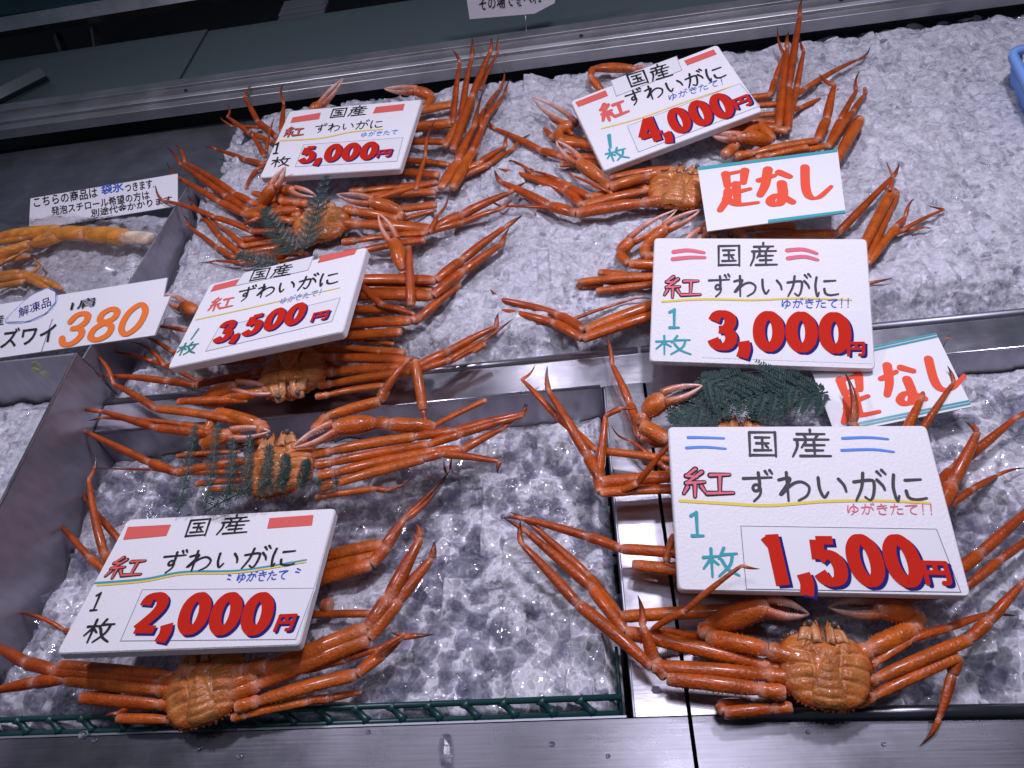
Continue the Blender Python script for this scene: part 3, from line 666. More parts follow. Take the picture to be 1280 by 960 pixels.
# crab; limb; width mm; height mm above the crab's base; joints measured in the photo (x,y[,height mm])
LIMBS = """
A;C BmcPf;22;0;1000,826 960,812 882,797 884,783 962,757,26 1012,768,24
A;L Bmcpd;17;-2;990,846 815,834 722,755,14 652,680,14 651,650,22
A;L Bmcpd;17;-8;985,838 782,790 740,735,4 657,664,8 630,648,10
A;L Bmcpd;18;-2;982,866 833,847 818,826,12 803,782,24 797,744,34
A;L Bmcpd;13;-12;990,884 905,891 899,881 925,876 940,878
A;C BmcPf;22;-4;1062,828 1085,812 1143,786 1147,768 1092,759,18 1035,759,16
A;L Bmcpd;11;-6;1078,838 1136,800 1185,785 1240,766 1271,770
A;L Bmcpd;14;-6;1072,858 1212,799 1236,776,18 1278,729,24 1290,716,28
A;L Bmcpd;13;-10;1070,880 1199,820 1190,843,6 1174,898,-2 1150,932,-12
A;L Bm;16;-12;1072,838 1086,835,12
M;L Bmcpd;15;-10;985,705 776,686 735,671,4 652,648,4 627,648,4
M;L md;10;-4;842,668 832,703,10 862,716,12
M;L mcpd;15;-14;985,760 774,771 735,720,0 664,655,4 637,640,8
M;L mcpd;9;10;900,800,-30 815,787,0 856,764,34 927,707,66 950,711,62
M;L Bmcpd;19;0;1060,690 1172,640 1190,605,14 1222,540,24 1206,527,30
M;L mcpd;15;-8;1065,700 1160,618 1190,588,4 1270,522,8 1290,502,8
M;L mcpd;10;-8;1060,715 1185,633 1215,612 1247,594 1284,585
M;L mcpd;15;-8;1060,735 1180,725 1225,692 1300,624 1330,610
M;L mcpd;11;-10;1060,755 1200,740 1250,700 1310,655 1330,640
B;C BmcPf;23;8;895,562 836,551 803,532 805,518,12 832,497,26 878,482,30
B;L Bmcpd;15;-4;890,568 801,546 787,504,8 765,455,10 756,414,18
B;L Bmcpd;12;-8;890,582 745,563 697,522,4 652,474,6 669,455,14
B;L Bmcpd;18;-2;897,592 752,603 735,570,8 686,489,14 684,458,24
B;L Bmcp;16;-2;897,610 750,616 748,598 757,520,24
B;L cd;10;2;757,520,22 777,510,26 796,511,24
B;L mpd;9;-6;905,606 832,585 787,550 764,530
B;L mpd;11;10;770,617,0 797,604,14 837,556,52 866,561,56
B;L pd;17;0;1118,568,10 1152,498,12 1184,424,16
B;L d;10;0;1184,424,16 1186,418,18
B;L pd;12;0;1138,560,6 1192,478,14 1184,457,22
B;L pd;25;0;1076,570,10 1067,528,20 1056,466,36
C;C mcPf;19;4;870,338,-4 786,330 773,318 790,300,18 846,262,26
C;C mcPf;19;8;880,330,-4 806,320 806,309 834,284,22 876,262,28
C;C BmcPf;22;2;930,300 917,283 906,271 880,290,22 850,310,22
C;L mcp;16;-6;870,345 722,353 727,358 815,350
C;L mpd;13;-8;870,352 745,364 775,362 818,377
C;L Bmcpd;19;-4;872,362 731,413 698,394,2 624,374,4 613,362,12
C;L Bmcpd;18;-6;872,378 728,424 693,404 626,388 609,379
C;L pd;8;-10;712,401 785,376 820,376
C;L Bm;17;0;925,285 995,283
C;L mpd;16;0;940,296 1047,292 1116,221,22 1124,204,26
C;L pd;9;2;1112,238,22 1116,221,26 1108,202,34
C;L mp;17;2;1075,318 1114,240,14 1108,236
C;L mp;16;-2;1083,326 1120,243,8 1116,236
C;L mpd;13;-2;1085,330 1120,284 1132,271,10 1143,248,16
C;L mpd;10;-2;1100,302 1128,288 1180,262,6 1159,257,12
C;L pd;7;-6;1110,295 1158,284 1166,284
C;L d;11;-12;1085,354 1117,347
D;L Bmcpd;23;-2;828,250 720,267 687,258,8 626,228,4 618,212,8
D;L Bmcpd;21;-6;826,234 727,257 708,240,0 640,215,0 615,209
D;C BmcPf;21;4;825,216 762,235 756,228 722,202,22 695,176,30
D;L Bmcpd;17;-10;832,228 738,247 710,235 668,220 630,200
D;L mpd;11;-14;745,252 700,226 668,214 647,200
D;L pd;11;-4;692,261 630,258,4 608,242,10
D;L pd;9;2;765,242 717,220 709,212
D;C BmcPf;23;4;905,195 950,155 965,176 920,172,22 888,169,20
D;L Bmcpd;20;-4;918,196 1022,176 1033,150,12 1043,106,24 1024,92,30
D;L mcpd;14;-10;925,205 1035,182 1050,150 1071,112,4 1075,88,8
D;L mpd;15;-10;1035,185 1066,140 1083,116 1088,88
D;L mp;17;-8;925,215 1048,196 1070,148
D;L mp;17;-4;1040,210 1076,150 1073,146
D;L Bm;15;-4;945,198 1010,184
E;C mcPf;18;4;755,118,-6 738,97 741,86 796,87,10 830,92,10
E;C mcPf;22;2;770,188 702,178 697,165 716,155,14 666,122,18
E;L pd;11;2;716,168 690,151,8 664,124,16
E;L mcpd;17;-8;770,200 701,196 676,188 619,161,4 609,149,10
E;L mp;17;-8;775,185 690,172 680,160
E;L Bmcpd;15;-2;870,135 963,119 969,100,8 980,68,20 972,33,40
E;L Bmcpd;19;0;875,150 985,164 985,110,22 1000,20,50 1003,-4,60
E;L mpd;19;2;880,160 973,160 984,60,34 986,40,44
E;L Bmcpd;15;-2;880,150 986,155 996,110,18 1005,64,26 1001,48,32
E;L mcpd;15;0;880,140 980,130 1005,112 1071,75,4 1088,58,8
E;L mcpd;12;-4;880,155 975,142 1000,135 1041,119 1069,97
F;C BmcPf;22;6;480,155 530,137,10 542,122 518,113,22 480,111,20
F;L Bm;24;0;485,150 568,130
F;L Bm;24;0;485,165 566,154
F;L Bm;20;0;488,178 560,178
F;L pd;17;6;566,155,10 575,78,34 565,62,46
F;L mpd;20;0;556,184 577,150,18 590,72,40 590,47,50
F;L mpd;20;4;566,188 590,122,26 613,65,44 614,47,52
F;L pd;13;0;600,112,20 623,65,36 624,47,44
F;L mpd;13;-4;585,175 607,136 624,112,6 629,86,14
F;L mpd;15;-4;592,190 608,147 632,118,4 638,98,10
F;L mpd;25;4;551,236 572,203 593,158,22 604,112,34
F;L mpd;22;0;566,236 590,190 602,160,14 612,128,20
F;L mpd;20;-4;560,222 598,205 632,184,6 637,165,14
F;L mpd;16;-8;576,222 610,206 641,187 665,167
F;L pd;15;4;520,238,16 532,195,28 545,150,34
F;L pd;9;4;585,208,10 596,190,14 600,176,16
F;L Bmcpd;16;-2;420,172 346,172 323,153,8 306,121,24 313,106,32
F;L mcpd;14;-6;420,178 340,178 312,167 284,146,8 283,129,14
F;L pd;10;-8;330,160 290,158 275,146
F;L pd;14;2;331,196 316,170,8 313,162,14
F;L pd;11;6;333,190,6 338,162,16 343,146,20
F;L pd;15;4;352,165,8 355,130,18 355,104,28
F;C Pf;20;4;388,140,10 402,130,14 429,98,34
F;L Bmcpd;14;-8;400,190 328,205 307,200 270,187 257,184
F;L mpd;14;-12;345,200 321,212 307,234 314,245
G;C mcPf;22;8;380,262,0 335,268 326,259 343,232,36 357,208,52
G;C BmcPf;20;8;385,255 352,252 348,240 368,238,20 396,246,20
G;C mcPf;22;6;400,330,0 345,332 334,328 366,308,26 398,293,30
G;L Bmcpd;18;-2;375,262 315,254 294,243 231,203,4 218,181,10
G;L Bmcpd;18;-4;375,270 310,264 283,246 226,206,2 208,183,8
G;L Bmcpd;17;-2;378,278 305,268 275,253 221,221,2 208,202,8
G;L Bmcpd;15;2;380,290 315,290 269,272 205,251,4 194,231,12
G;L Bmcpd;15;-4;380,305 300,318 275,297 250,264 234,243
G;L mpd;15;-6;380,300 305,308 277,284 262,262
G;L mcpd;12;-8;380,315 292,322 272,310 234,282 229,269
G;L mpd;9;-10;380,328 302,329 269,326 246,329
G;L mp;12;2;360,260 318,275 300,283
G;C BmcPf;22;6;430,262 498,275,4 503,266 462,252,22 421,243,20
G;L Bm;19;-4;438,240 525,232
G;L m;19;-4;460,252 547,228
G;L m;17;-6;480,266 546,256
G;L Bmcpd;23;0;428,279 540,287 577,269,8 637,241,4 657,228
G;L Bmcpd;17;0;428,303 532,292 577,279,4 627,261,2 640,250
G;L Bm;17;-4;430,318 532,300
G;L pd;13;8;537,291 548,268,16 561,240,26
H;C cPf;20;4;508,348,-4 504,338 492,300,26 473,267,42
H;L Bmcpd;21;0;400,350 545,351 577,326,8 632,284,4 653,269,4
H;L Bmcpd;21;-2;400,370 541,370 577,341,6 628,305,2 637,284,8
H;L p;19;12;514,383,2 511,308,26
H;L mpd;13;8;430,338 478,382,6 517,392,4 522,400
H;L Bmcpd;20;-4;390,410 514,401 522,400 574,357,2 573,352
H;L Bm;17;-8;390,425 502,415
H;L Bm;9;-8;400,432 475,440
H;C mPf;20;-2;300,395 245,390 228,382,0 203,368,0
H;L mpd;10;-8;300,410 232,413 200,408 180,404
I;L Bm;19;-4;400,447 514,451
I;L Bmcpd;17;-2;398,466 520,459 560,440,6 621,408,4 623,391,10
I;L Bmcpd;14;-2;398,482 522,464 560,451 607,424 642,398
I;L Bm;13;-6;395,496 480,482
I;L mp;11;-6;590,440 607,430 560,456
I;L Bm;8;-12;445,425 492,430
I;C BmcPf;22;2;345,480 330,490 262,505,-2 255,500 296,483,14 346,491,14
I;L Bmcpd;15;-6;335,462 245,482 211,477 137,470 106,461
I;L mpd;15;-4;330,450 240,455 205,457 160,427
I;L mpd;17;-6;330,440 250,450 215,440 180,422
I;L mcpd;10;-10;330,475 246,476 190,451 140,439 118,435
I;L m;13;-2;310,500 222,502
J;C Bmc;19;10;392,540 409,521 475,502 482,487,12
J;L p;18;14;478,492,8 511,449,26
J;L md;15;16;519,450,22 529,513,2 540,536,-6
J;L d;15;12;511,449,24 526,449,22
J;L m;11;-2;541,533 608,500
J;C mcPf;24;12;544,534,-4 486,531 472,529,2 416,536,16 365,560,16
J;C BmcPf;22;6;330,540 325,530 270,516 254,558 290,543,14 338,539,16
J;L Bmpd;16;4;330,532 195,511 142,480,12 101,438,20
J;L Bmpd;15;0;330,552 194,535 127,514,4 82,497,6
J;L mpd;11;-6;300,545 226,530 128,522 111,526
J;L Bmcpd;15;-6;330,572 221,591 187,578 108,540 90,530
J;L mpd;9;-8;320,592 219,591 190,587 104,585
J;L mp;9;-4;300,565 221,570 260,572
J;L Bmcpd;17;0;392,568 519,546 566,540 655,517 657,504,6
J;L Bmcpd;15;2;395,582 536,556 575,543 654,520 660,505,6
J;L Bmcpd;17;0;397,596 540,565 577,563 628,536 656,520
J;L Bmcpd;15;4;400,610 530,574 552,567 625,577 622,592,-6
J;L Bmcd;9;-4;395,622 468,611 484,613 518,596
J;L m;11;-6;330,600 245,605
J;L m;9;-8;325,612 262,612
L;L Bm;21;2;330,715 479,680
L;L Bm;19;0;330,728 478,692
L;L Bmcpd;20;4;330,745 464,706 483,684,10 505,650,14 560,592,16
L;L pd;19;4;479,686,10 505,648,14 563,588,18
L;L d;9;10;563,588,16 567,566,24
L;L d;8;6;558,592,14 555,573,20
L;L m;11;0;360,770 463,767
L;L c;22;2;402,757 415,757
L;L Bmpd;13;-6;210,715 150,676 107,625,0 59,579,4
L;L mpd;17;2;190,735 131,695 111,600,22 120,568,30
L;L mpd;12;-4;150,728 112,697 72,652,2 56,641,6
L;L mpd;13;-4;190,800 120,797 79,787 -5,774
G;L m;18;-8;455,246 545,240
G;L mp;15;-8;450,270 500,276 546,263
F;L Bm;18;-8;440,214 549,219
F;L m;16;-10;468,200 562,206
G;L m;16;-8;384,268 316,241
G;L m;15;-10;380,290 300,301
G;L mp;13;-10;385,318 330,318 296,308
H;L m;18;-10;420,360 541,362
H;L m;18;-10;400,389 506,388
H;L m;14;-12;400,400 470,404
I;L m;16;-8;390,437 506,441
I;L m;13;-12;400,456 482,476
D;L m;17;-10;840,210 762,222
D;L m;15;-12;838,258 742,252
E;L m;17;-10;790,205 700,206
C;L m;17;-10;872,360 748,340
M;L m;16;-14;960,730 790,706
B;L m;14;-10;890,552 812,555
J;L m;12;-10;330,560 262,548
K;C Bm;21;8;243,842 232,836,10
K;L Bm;22;6;292,842 335,832
K;L Bmcpd;23;4;288,858 460,787 487,748,12 526,672,14 519,652,22
K;L Bmcpd;22;2;290,868 461,798 498,750,8 540,698,8 543,676,14
K;L d;12;6;522,676,14 515,664,18
K;L Bmcpd;18;0;295,884 446,843 478,818,4 503,796,2 542,793
K;L mp;13;-4;380,838 432,823 486,808
K;L pd;10;6;470,815 506,793,10 488,790,10
K;L Bmcp;12;-6;290,897 386,876 412,873 452,865
K;L Bmcpd;18;4;226,852 68,838 33,829 -8,806 -30,795
K;L Bmcpd;18;2;222,864 82,848 44,853 -6,863 -30,866
K;L mp;15;6;215,845 72,832 70,842
K;L Bmp;15;-4;220,882 100,872 150,866
K;L Bm;12;-8;226,900 146,898
K;L pd;9;-6;166,882 146,892 128,897
"""
ROOT = {}
for key, (cp_, hp_, z, wd, label) in CRABS.items():
    c = at(*cp_, z)
    ROOT[key] = empty("boiled_crab", (c[0], c[1], z - .02), label, "crab", G_CRAB)
    make_body(ROOT[key], cp_, hp_, z, wd)
for i, ln in enumerate(LIMBS.strip().splitlines()):
    k, kd, w, zo, nd = ln.split(";")
    nodes = [tuple(float(v) for v in q.split(",")) for q in nd.split()]
    zb = CRABS[k][2] - .010 + float(zo) / 1000.
    if kd[0] == 'C': make_claw(ROOT[k], kd[2:], float(w) * .00088, zb, nodes, 100 + i)
    else: make_leg(ROOT[k], kd[2:], float(w) * .00088, zb, nodes, 100 + i)
# ------------------------------------------------------------------ hand lettering
# every character is a set of pen strokes on a 100 x 100 grid, y down
GLY = {
 '国': "15,10 15,92|15,10 88,10|88,10 88,94|15,89 88,89|31,28 72,28|34,48 69,48|28,72 76,72|51,28 51,72|61,56 67,64",
 '産': "50,1 50,13|20,16 82,16|36,20 40,31|66,20 60,31|14,35 90,35|19,35 19,60 8,93|38,44 29,62|36,54 80,54|38,72 76,72|25,91 92,91|57,42 57,91",
 '紅': "29,4 12,26|12,26 32,30|41,14 12,50|12,50 46,46|28,48 28,92|14,62 7,82|40,60 47,77|57,24 93,22|75,24 74,80|51,82 99,80",
 'ず': "10,24 88,20|52,5 54,40 50,60 39,63 35,52 44,43 55,54 53,76 36,96|71,0 77,11|84,-3 90,8",
 'わ': "29,4 29,94|7,28 38,24 8,76 42,42 68,34 87,50 80,76 56,93",
 'い': "14,20 15,56 25,82 37,66|68,24 81,44 85,64",
 'が': "8,33 54,27 61,40 55,74 45,90 33,80|35,5 27,50 8,92|70,26 83,44 87,58|73,0 82,13|86,-5 95,8",
 'に': "16,10 10,50 15,92 22,76|44,27 85,24|42,60 46,80 64,87 92,82",
 'ゆ': "14,16 11,58 17,76 30,36 56,22 81,42 76,64 56,73 40,62|53,2 55,52 50,80 34,98",
 'き': "17,23 79,14|15,43 83,34|43,1 60,40 73,60|28,64 27,82 46,93 72,91",
 'た': "7,27 57,22|36,3 26,50 9,94|54,47 87,44|50,70 57,87 90,87",
 'て': "9,18 88,12 54,34 40,60 52,84 78,91", '!': "50,2 46,66|44,86 44,93", '1': "33,20 53,8|53,8 52,90|33,91 73,91", '|': "26,20 50,10|52,2 52,98", 'ノ': "56,8 40,92",
 '枚': "5,32 47,30|27,4 27,96|27,34 5,68|28,40 45,57|62,4 47,38|55,26 96,24|84,26 76,60 45,95|54,42 70,74 98,95",
 '足': "27,8 29,40|27,9 76,7|74,7 68,37|29,37 68,36|50,38 50,84|52,58 82,55|30,52 25,72 8,95|24,70 50,88 97,91",
 'な': "8,27 50,21|34,3 24,40 9,63|64,15 90,29|68,43 68,74 57,90 40,89 35,79 51,70 72,78 91,91", 'し': "24,4 22,60 30,87 52,91 84,66",
 '0': "50,9 27,24 20,50 27,76 50,91 73,76 80,50 73,24 50,9", '2': "22,32 29,15 50,9 71,16 76,33 62,54 22,88|18,88 80,88",
 '3': "21,27 31,13 50,9 70,17 72,34 58,46 38,48|38,48 64,52 77,67 69,84 50,91 30,86 19,72", '4': "60,6 8,66|2,68 98,68|68,4 68,96",
 '5': "76,13 30,13|31,12 25,49|25,49 46,40 68,46 77,64 70,83 50,91 29,86 18,74", '8': "50,9 28,18 28,36 50,46 76,60 76,82 50,92 24,82 24,60 50,46 72,36 72,18 50,9",
 ',': "34,76 44,94 24,116", '円': "13,10 13,94|11,12 89,12|87,12 87,80 80,92 68,92|50,12 50,50|13,51 87,51",
}
BOLD = set('012345,円')
def catmull(pts, n=7):
    if len(pts) < 3: return pts
    loop = pts[0] == pts[-1]; out = []
    for i in range(len(pts) - 1):
        p1, p2 = pts[i], pts[i + 1]
        p0 = pts[i - 1] if i else (pts[-2] if loop else p1); p3 = pts[i + 2] if i + 2 < len(pts) else (pts[1] if loop else p2)
        for k in range(n):
            t = k / n
            out.append(tuple(.5 * (2 * b + (c - a) * t + (2 * a - 5 * b + 4 * c - d) * t * t + (3 * b - a - 3 * c + d) * t ** 3) for a, b, c, d in zip(p0, p1, p2, p3)))
    return out + [pts[-1]]
class Pen:
    """flat ink ribbons on a board, each stroke a hair above the one before it"""
    def __init__(s, z0): s.b = MB(); s.z = z0; s.up = 0
    def stroke(s, pts, w, taper=0.0, square=False, wfun=None):
        pts = [np.array(p, float) for p in pts]; n = len(pts); vs, fs = [], []
        if n < 2: return
        loop = np.linalg.norm(pts[0] - pts[-1]) < 1e-9
        for i, p in enumerate(pts):
            a = pts[i - 1] if i else (pts[-2] if loop else p); c = pts[i + 1] if i < n - 1 else (pts[1] if loop else p)
            t = c - a; L = np.linalg.norm(t); t = t / L if L > 1e-9 else np.array([1., 0])
            ww = w if wfun is None else w * wfun(t)
            ww *= 1 - taper * (i / (n - 1)) ** 2
            nn = np.array([-t[1], t[0]]) * ww * .5; z = s.z + 4e-6 * i / n
            vs += [(*(p + nn), z), (*(p - nn), z)]
        for i in range(n - 1): fs.append((2 * i, 2 * i + 1, 2 * i + 3, 2 * i + 2))
        s.b.add(vs, fs)
        if not square and not loop:
            for e, q in ((0, 1), (n - 1, n - 2)):
                t = _n(pts[e] - pts[q]); nn = np.array([-t[1], t[0]]); r = w * .5 * (1 if e == 0 else 1 - taper)
                if wfun is not None: r *= wfun(t)
                arc = [pts[e] + r * (nn * math.cos(k * math.pi / 6) + t * math.sin(k * math.pi / 6)) for k in range(7)]
                s.b.add([(*p, s.z + 1e-6) for p in arc], [tuple(range(7))])
        s.z += 7e-6
    def poly(s, pts):
        s.b.add([(*p, s.z) for p in pts], [tuple(range(len(pts)))]); s.z += 7e-6

class Board:
    """a sign: its plane comes from the four corners measured in the photo"""
    def __init__(s, name, loc, Rm, label, cat, group):
        s.loc = np.array(loc); s.R = np.array(Rm); s.root = empty(name, loc, label, cat, group)
        Mx = Matrix([[*s.R[i], loc[i]] for i in range(3)] + [[0, 0, 0, 1]]); s.root.matrix_world = Mx
    def loc2(s, p):
        r = ray(*p); n = s.R[:, 2]; q = CP + r * (n.dot(s.loc - CP) / n.dot(r)) - s.loc
        return np.array([s.R[:, 0].dot(q), s.R[:, 1].dot(q)])
    def put(s, b, name, mat, parent=None, smooth=False, bevel=0):
        o = b.build(name, mat, None, smooth, bevel); o.parent = parent or s.root; return o
    def slab(s, name, poly, top, thick, mat, rad=0.0, bevel=0.0):
        poly = [np.array(p, float) for p in poly]; out = []
        n = len(poly)
        for i, p in enumerate(poly):
            a, c = _n(poly[i - 1] - p), _n(poly[(i + 1) % n] - p)
            if rad:
                A, B_ = p + a * rad, p + c * rad
                for k in range(7):
                    t = k / 6; out.append(A * (1 - t) ** 2 + 2 * p * t * (1 - t) + B_ * t ** 2)
            else: out.append(p)
        m = len(out); b = MB(); cen = sum(out) / m
        rings = [(top, bevel), (top - bevel, 0), (top - thick + bevel, 0), (top - thick, bevel)] if bevel else [(top, 0), (top - thick, 0)]
        for z, inn in rings:
            for p in out: q = p + _n(cen - p) * inn; b.v.append((*q, z)); b.c.append((1, 1, 1))
        for k in range(len(rings) - 1):
            for i in range(m): j = (i + 1) % m; b.f.append((k * m + i, k * m + j, (k + 1) * m + j, (k + 1) * m + i))
        b.f.append(tuple(range(m))); b.f.append(tuple((len(rings) - 1) * m + i for i in range(m))[::-1])
        return s.put(b, name, mat)
    def frame(s, TL, TR, BL): a, b_, c = s.loc2(TL), s.loc2(TR), s.loc2(BL); return a, b_ - a, c - a
    def write(s, name, text, TL, TR, BL, mat, w, z=.0007, adv=None, taper=.32, outline=None, shift=(0, 0), parent=None, wf=None, squash=1.0, sq=False):
        O, U_, V = s.frame(TL, TR, BL); O = O + np.array(shift)
        adv = adv or [1] * len(text); tot = sum(adv); hgt = np.linalg.norm(V)
        jobs = [(mat, w, z, name)] if not outline else [(outline, w * 1.25, z, name + "_outline"), (mat, w * .62, z + .0003, name)]
        for mt, ww, zz, nm in jobs:
            pen = Pen(zz); x = 0.
            for ch, a in zip(text, adv):
                for st in GLY.get(ch, "").split("|"):
                    if not st: continue
                    pts = [tuple(float(v) for v in q.split(",")) for q in st.split()]
                    fat = 1.0
                    pts = catmull(pts)
                    P = [O + U_ * (x + a * ((px / 100. - .5) * squash + .5)) / tot + V * (py / 100.) for px, py in pts]
                    pen.stroke(P, ww * hgt, taper, sq, wf)
                x += a
            s.put(pen.b, nm, mt, parent)
    def digits(s, text, TL, TR, BL, w=.30, z=.0009, sh=(.0029, -.0024), cm=.42, mats=("red", "navy"), parent=None):
        adv = [cm if c == ',' else 1.0 for c in text]
        O, U_, V = s.frame(TL, TR, BL); vd = _n(V); cell = np.linalg.norm(U_) / sum(adv)
        def wf(t): return .66 + .34 * abs(t.dot(vd))
        ww = w / .255 * .375 * cell / np.linalg.norm(V)
        s.write("price_shadow", text, TL, TR, BL, mats[1], ww, z, adv, 0, None, sh, parent, wf, 1.0, True)
        s.write("price_figures", text, TL, TR, BL, mats[0], ww, z + .0004, adv, 0, None, (0, 0), parent, wf, 1.0, True)
    def yen(s, TL, TR, BL, w=.19, z=.0009, sh=(.0028, -.0022), parent=None):
        s.write("yen_shadow", "円", TL, TR, BL, "navy", w, z, None, 0, None, sh, parent)
        s.write("yen_sign", "円", TL, TR, BL, "red", w, z + .0004, None, 0, None, (0, 0), parent)
    def bar(s, name, quad, mat, z=.0006):
        pen = Pen(z); pen.poly([s.loc2(p) for p in quad]); s.put(pen.b, name, mat)
    def curve(s, name, pts, mat, wpx, z=.0006, taper=.3):
        pen = Pen(z); P = [tuple(s.loc2(p)) for p in pts]; k = np.linalg.norm(s.loc2((pts[0][0], pts[0][1] + 1)) - s.loc2(pts[0]))
        pen.stroke(catmull(P), wpx * k, taper); s.put(pen.b, name, mat)
    def card(s, quad, z=.0004, name="price_card", border=True):
        q = [s.loc2(p) for p in quad]; o = s.slab(name, q, z, .0003, "card")
        if border:
            c = sum(q) / 4; pen = Pen(z + .0002)
            for i in range(4):
                a, b_ = q[i] + (c - q[i]) * .015, q[(i + 1) % 4] + (c - q[(i + 1) % 4]) * .015
                pen.stroke([a, b_], .00055, 0, True)
            s.put(pen.b, "card_border", "line", o)
        return o
    def font(s, name, text, TL, TR, BL, mat, z=.0008, fat=.0, parent=None):
        """printed-looking small hand lettering from the built-in font, fitted between three measured points"""
        cu = bpy.data.curves.new(name, 'FONT'); cu.body = text; cu.resolution_u = 2; cu.offset = fat
        t = bpy.data.objects.new(name, cu); COL.objects.link(t)
        bpy.context.view_layer.update()
        me = bpy.data.meshes.new_from_object(t.evaluated_get(bpy.context.evaluated_depsgraph_get()))
        bpy.data.objects.remove(t)
        co = np.array([v.co for v in me.vertices]); lo, hi = co.min(0), co.max(0)
        O, U_, V = s.frame(TL, TR, BL)
        for v in me.vertices:
            fx = (v.co.x - lo[0]) / (hi[0] - lo[0]); fy = 1 - (v.co.y - lo[1]) / (hi[1] - lo[1])
            p = O + U_ * fx + V * fy; v.co = (p[0], p[1], z)
        me.materials.clear(); me.materials.append(M[mat])
        o = bpy.data.objects.new(name, me); COL.objects.link(o); o.parent = parent or s.root; return o

def foam_board(loc, Rm, w, h, label, t=.013):
    B = Board("price_sign", loc, Rm, label, "price sign", "white foam price boards")
    B.slab("foam_board", [(-w / 2, h / 2), (w / 2, h / 2), (w / 2, -h / 2), (-w / 2, -h / 2)], 0, t, "foam", .006, .0016)
    return B
SW, SH = .26, .1733
# 1,500
B = foam_board([0.1846, 0.3498, 0.081], [[0.9966, 0.0668, 0.0472], [-0.0595, 0.9881, -0.1418], [-0.0561, 0.1385, 0.9888]], SW, SH, "foam board priced 1,500 yen with blue double lines, frontmost on the right")
B.write("heading", "国産", (925, 537), (1046, 537), (926, 573), "grey", 0.092, adv=[1, 1.25], squash=.82)
for q in ([(860, 547), (876, 547), (905, 548)], [(858, 560), (880, 559), (907, 561)], [(1053, 548), (1085, 547), (1110, 549)], [(1052, 563), (1090, 562), (1117, 565)]):
    B.curve("blue_line", q, "sky", 3.4)
B.write("crab_name_mark", "紅", (850, 585), (916, 585), (850, 624), "rose", .145, outline="ink")
B.write("crab_name", "ずわいがに", (924, 589), (1156, 590), (926, 628), "grey", 0.097)
B.curve("underline", [(850, 626), (900, 629), (960, 632), (1030, 627), (1100, 626), (1162, 629)], "yellow", 3.8)
B.write("fresh_note", "ゆがきたて!!", (1057, 630), (1168, 630), (1058, 644), "rose", .10, adv=[1, 1, 1, 1, 1, .55, .55])
B.write("count", "1", (852, 638), (886, 638), (854, 673), "teal", .13)
B.write("count", "枚", (876, 685), (922, 683), (878, 723), "teal", .11)
c = B.card([(924, 657), (1172, 661), (1203, 741), (931, 737)])
B.digits("|,500", (941, 667), (1140, 668), (955, 733), .255, parent=c)
B.yen((1147, 700), (1184, 701), (1155, 731), parent=c)
# 3,000
B = foam_board([0.1961, 0.6377, 0.0752], [[0.9896, 0.1439, -0.004], [-0.1374, 0.9356, -0.3252], [-0.043, 0.3224, 0.9456]], SW, SH, "foam board priced 3,000 yen with red double dashes, above the 1,500 yen board")
B.write("heading", "国産", (890, 305), (977, 303), (890, 335), "grey", 0.092, adv=[1, 1.1], squash=.85)
for q in ([(842, 315), (860, 313), (880, 316)], [(841, 324), (862, 322), (881, 322)], [(984, 313), (1004, 312), (1021, 317)], [(985, 323), (1005, 321), (1022, 325)]):
    B.curve("red_dash", q, "rose", 5.0)
B.write("crab_name_mark", "紅", (828, 345), (876, 345), (827, 374), "rose", .145, outline="ink")
B.write("crab_name", "ずわいがに", (883, 344), (1049, 344), (883, 372), "grey", 0.097)
B.curve("underline", [(828, 377), (880, 374), (940, 375), (1000, 373), (1064, 375)], "yellow", 2.6)
B.write("fresh_note", "ゆがきたて!!", (976, 374), (1064, 373), (976, 386), "blue", .10, adv=[1, 1, 1, 1, 1, .55, .55])
B.write("count", "1", (828, 385), (856, 385), (828, 412), "teal", .14)
B.write("count", "枚", (818, 419), (864, 419), (818, 444), "teal", .11)
c = B.card([(879, 384), (1084, 389), (1091, 455), (877, 447)], border=False)
B.digits("3,000", (884, 388), (1063, 391), (883, 438), .255, parent=c)
B.yen((1057, 427), (1082, 427), (1057, 445), parent=c)
# 4,000
B = foam_board([0.132, 1.0813, 0.0842], [[0.9669, -0.2464, -0.0661], [0.2304, 0.9547, -0.1882], [0.1094, 0.1668, 0.9799]], SW, SH, "foam board priced 4,000 yen, tilted, at the back on the right")
B.card([(763, 101), (846, 70), (853, 88), (770, 121)], .0005, "heading_slip")
B.write("heading", "国産", (779, 94), (836, 77), (786, 112), "ink", 0.097, adv=[1, 1.05], z=.0011)
B.bar("red_bar", [(719, 128), (757, 113), (760, 120), (723, 134)], "pink"); B.bar("red_bar", [(855, 76), (892, 62), (896, 68), (859, 82)], "pink")
B.write("crab_name_mark", "紅", (745, 133), (779, 121), (753, 156), "pink", .16)
B.write("crab_name", "ずわいがに", (778, 117), (903, 79), (784, 135), "ink", 0.101)
B.curve("underline", [(752, 161), (800, 148), (850, 130), (915, 108)], "yellow", 1.4)
B.write("fresh_note", "ゆがきたて!", (834, 119), (905, 97), (836, 127), "blue", .09, adv=[1, 1, 1, 1, 1, .6])
B.write("count", "ノ", (752, 168), (768, 168), (757, 186), "teal", .2)
B.write("count", "枚", (754, 188), (781, 182), (760, 204), "teal", .13)
c = B.card([(783, 158), (926, 104), (950, 133), (797, 191)])
B.digits("4,000", (792, 152), (907, 113), (805, 184), .255, sh=(.0027, -.0022), parent=c)
B.yen((912, 126), (935, 117), (919, 139), parent=c)
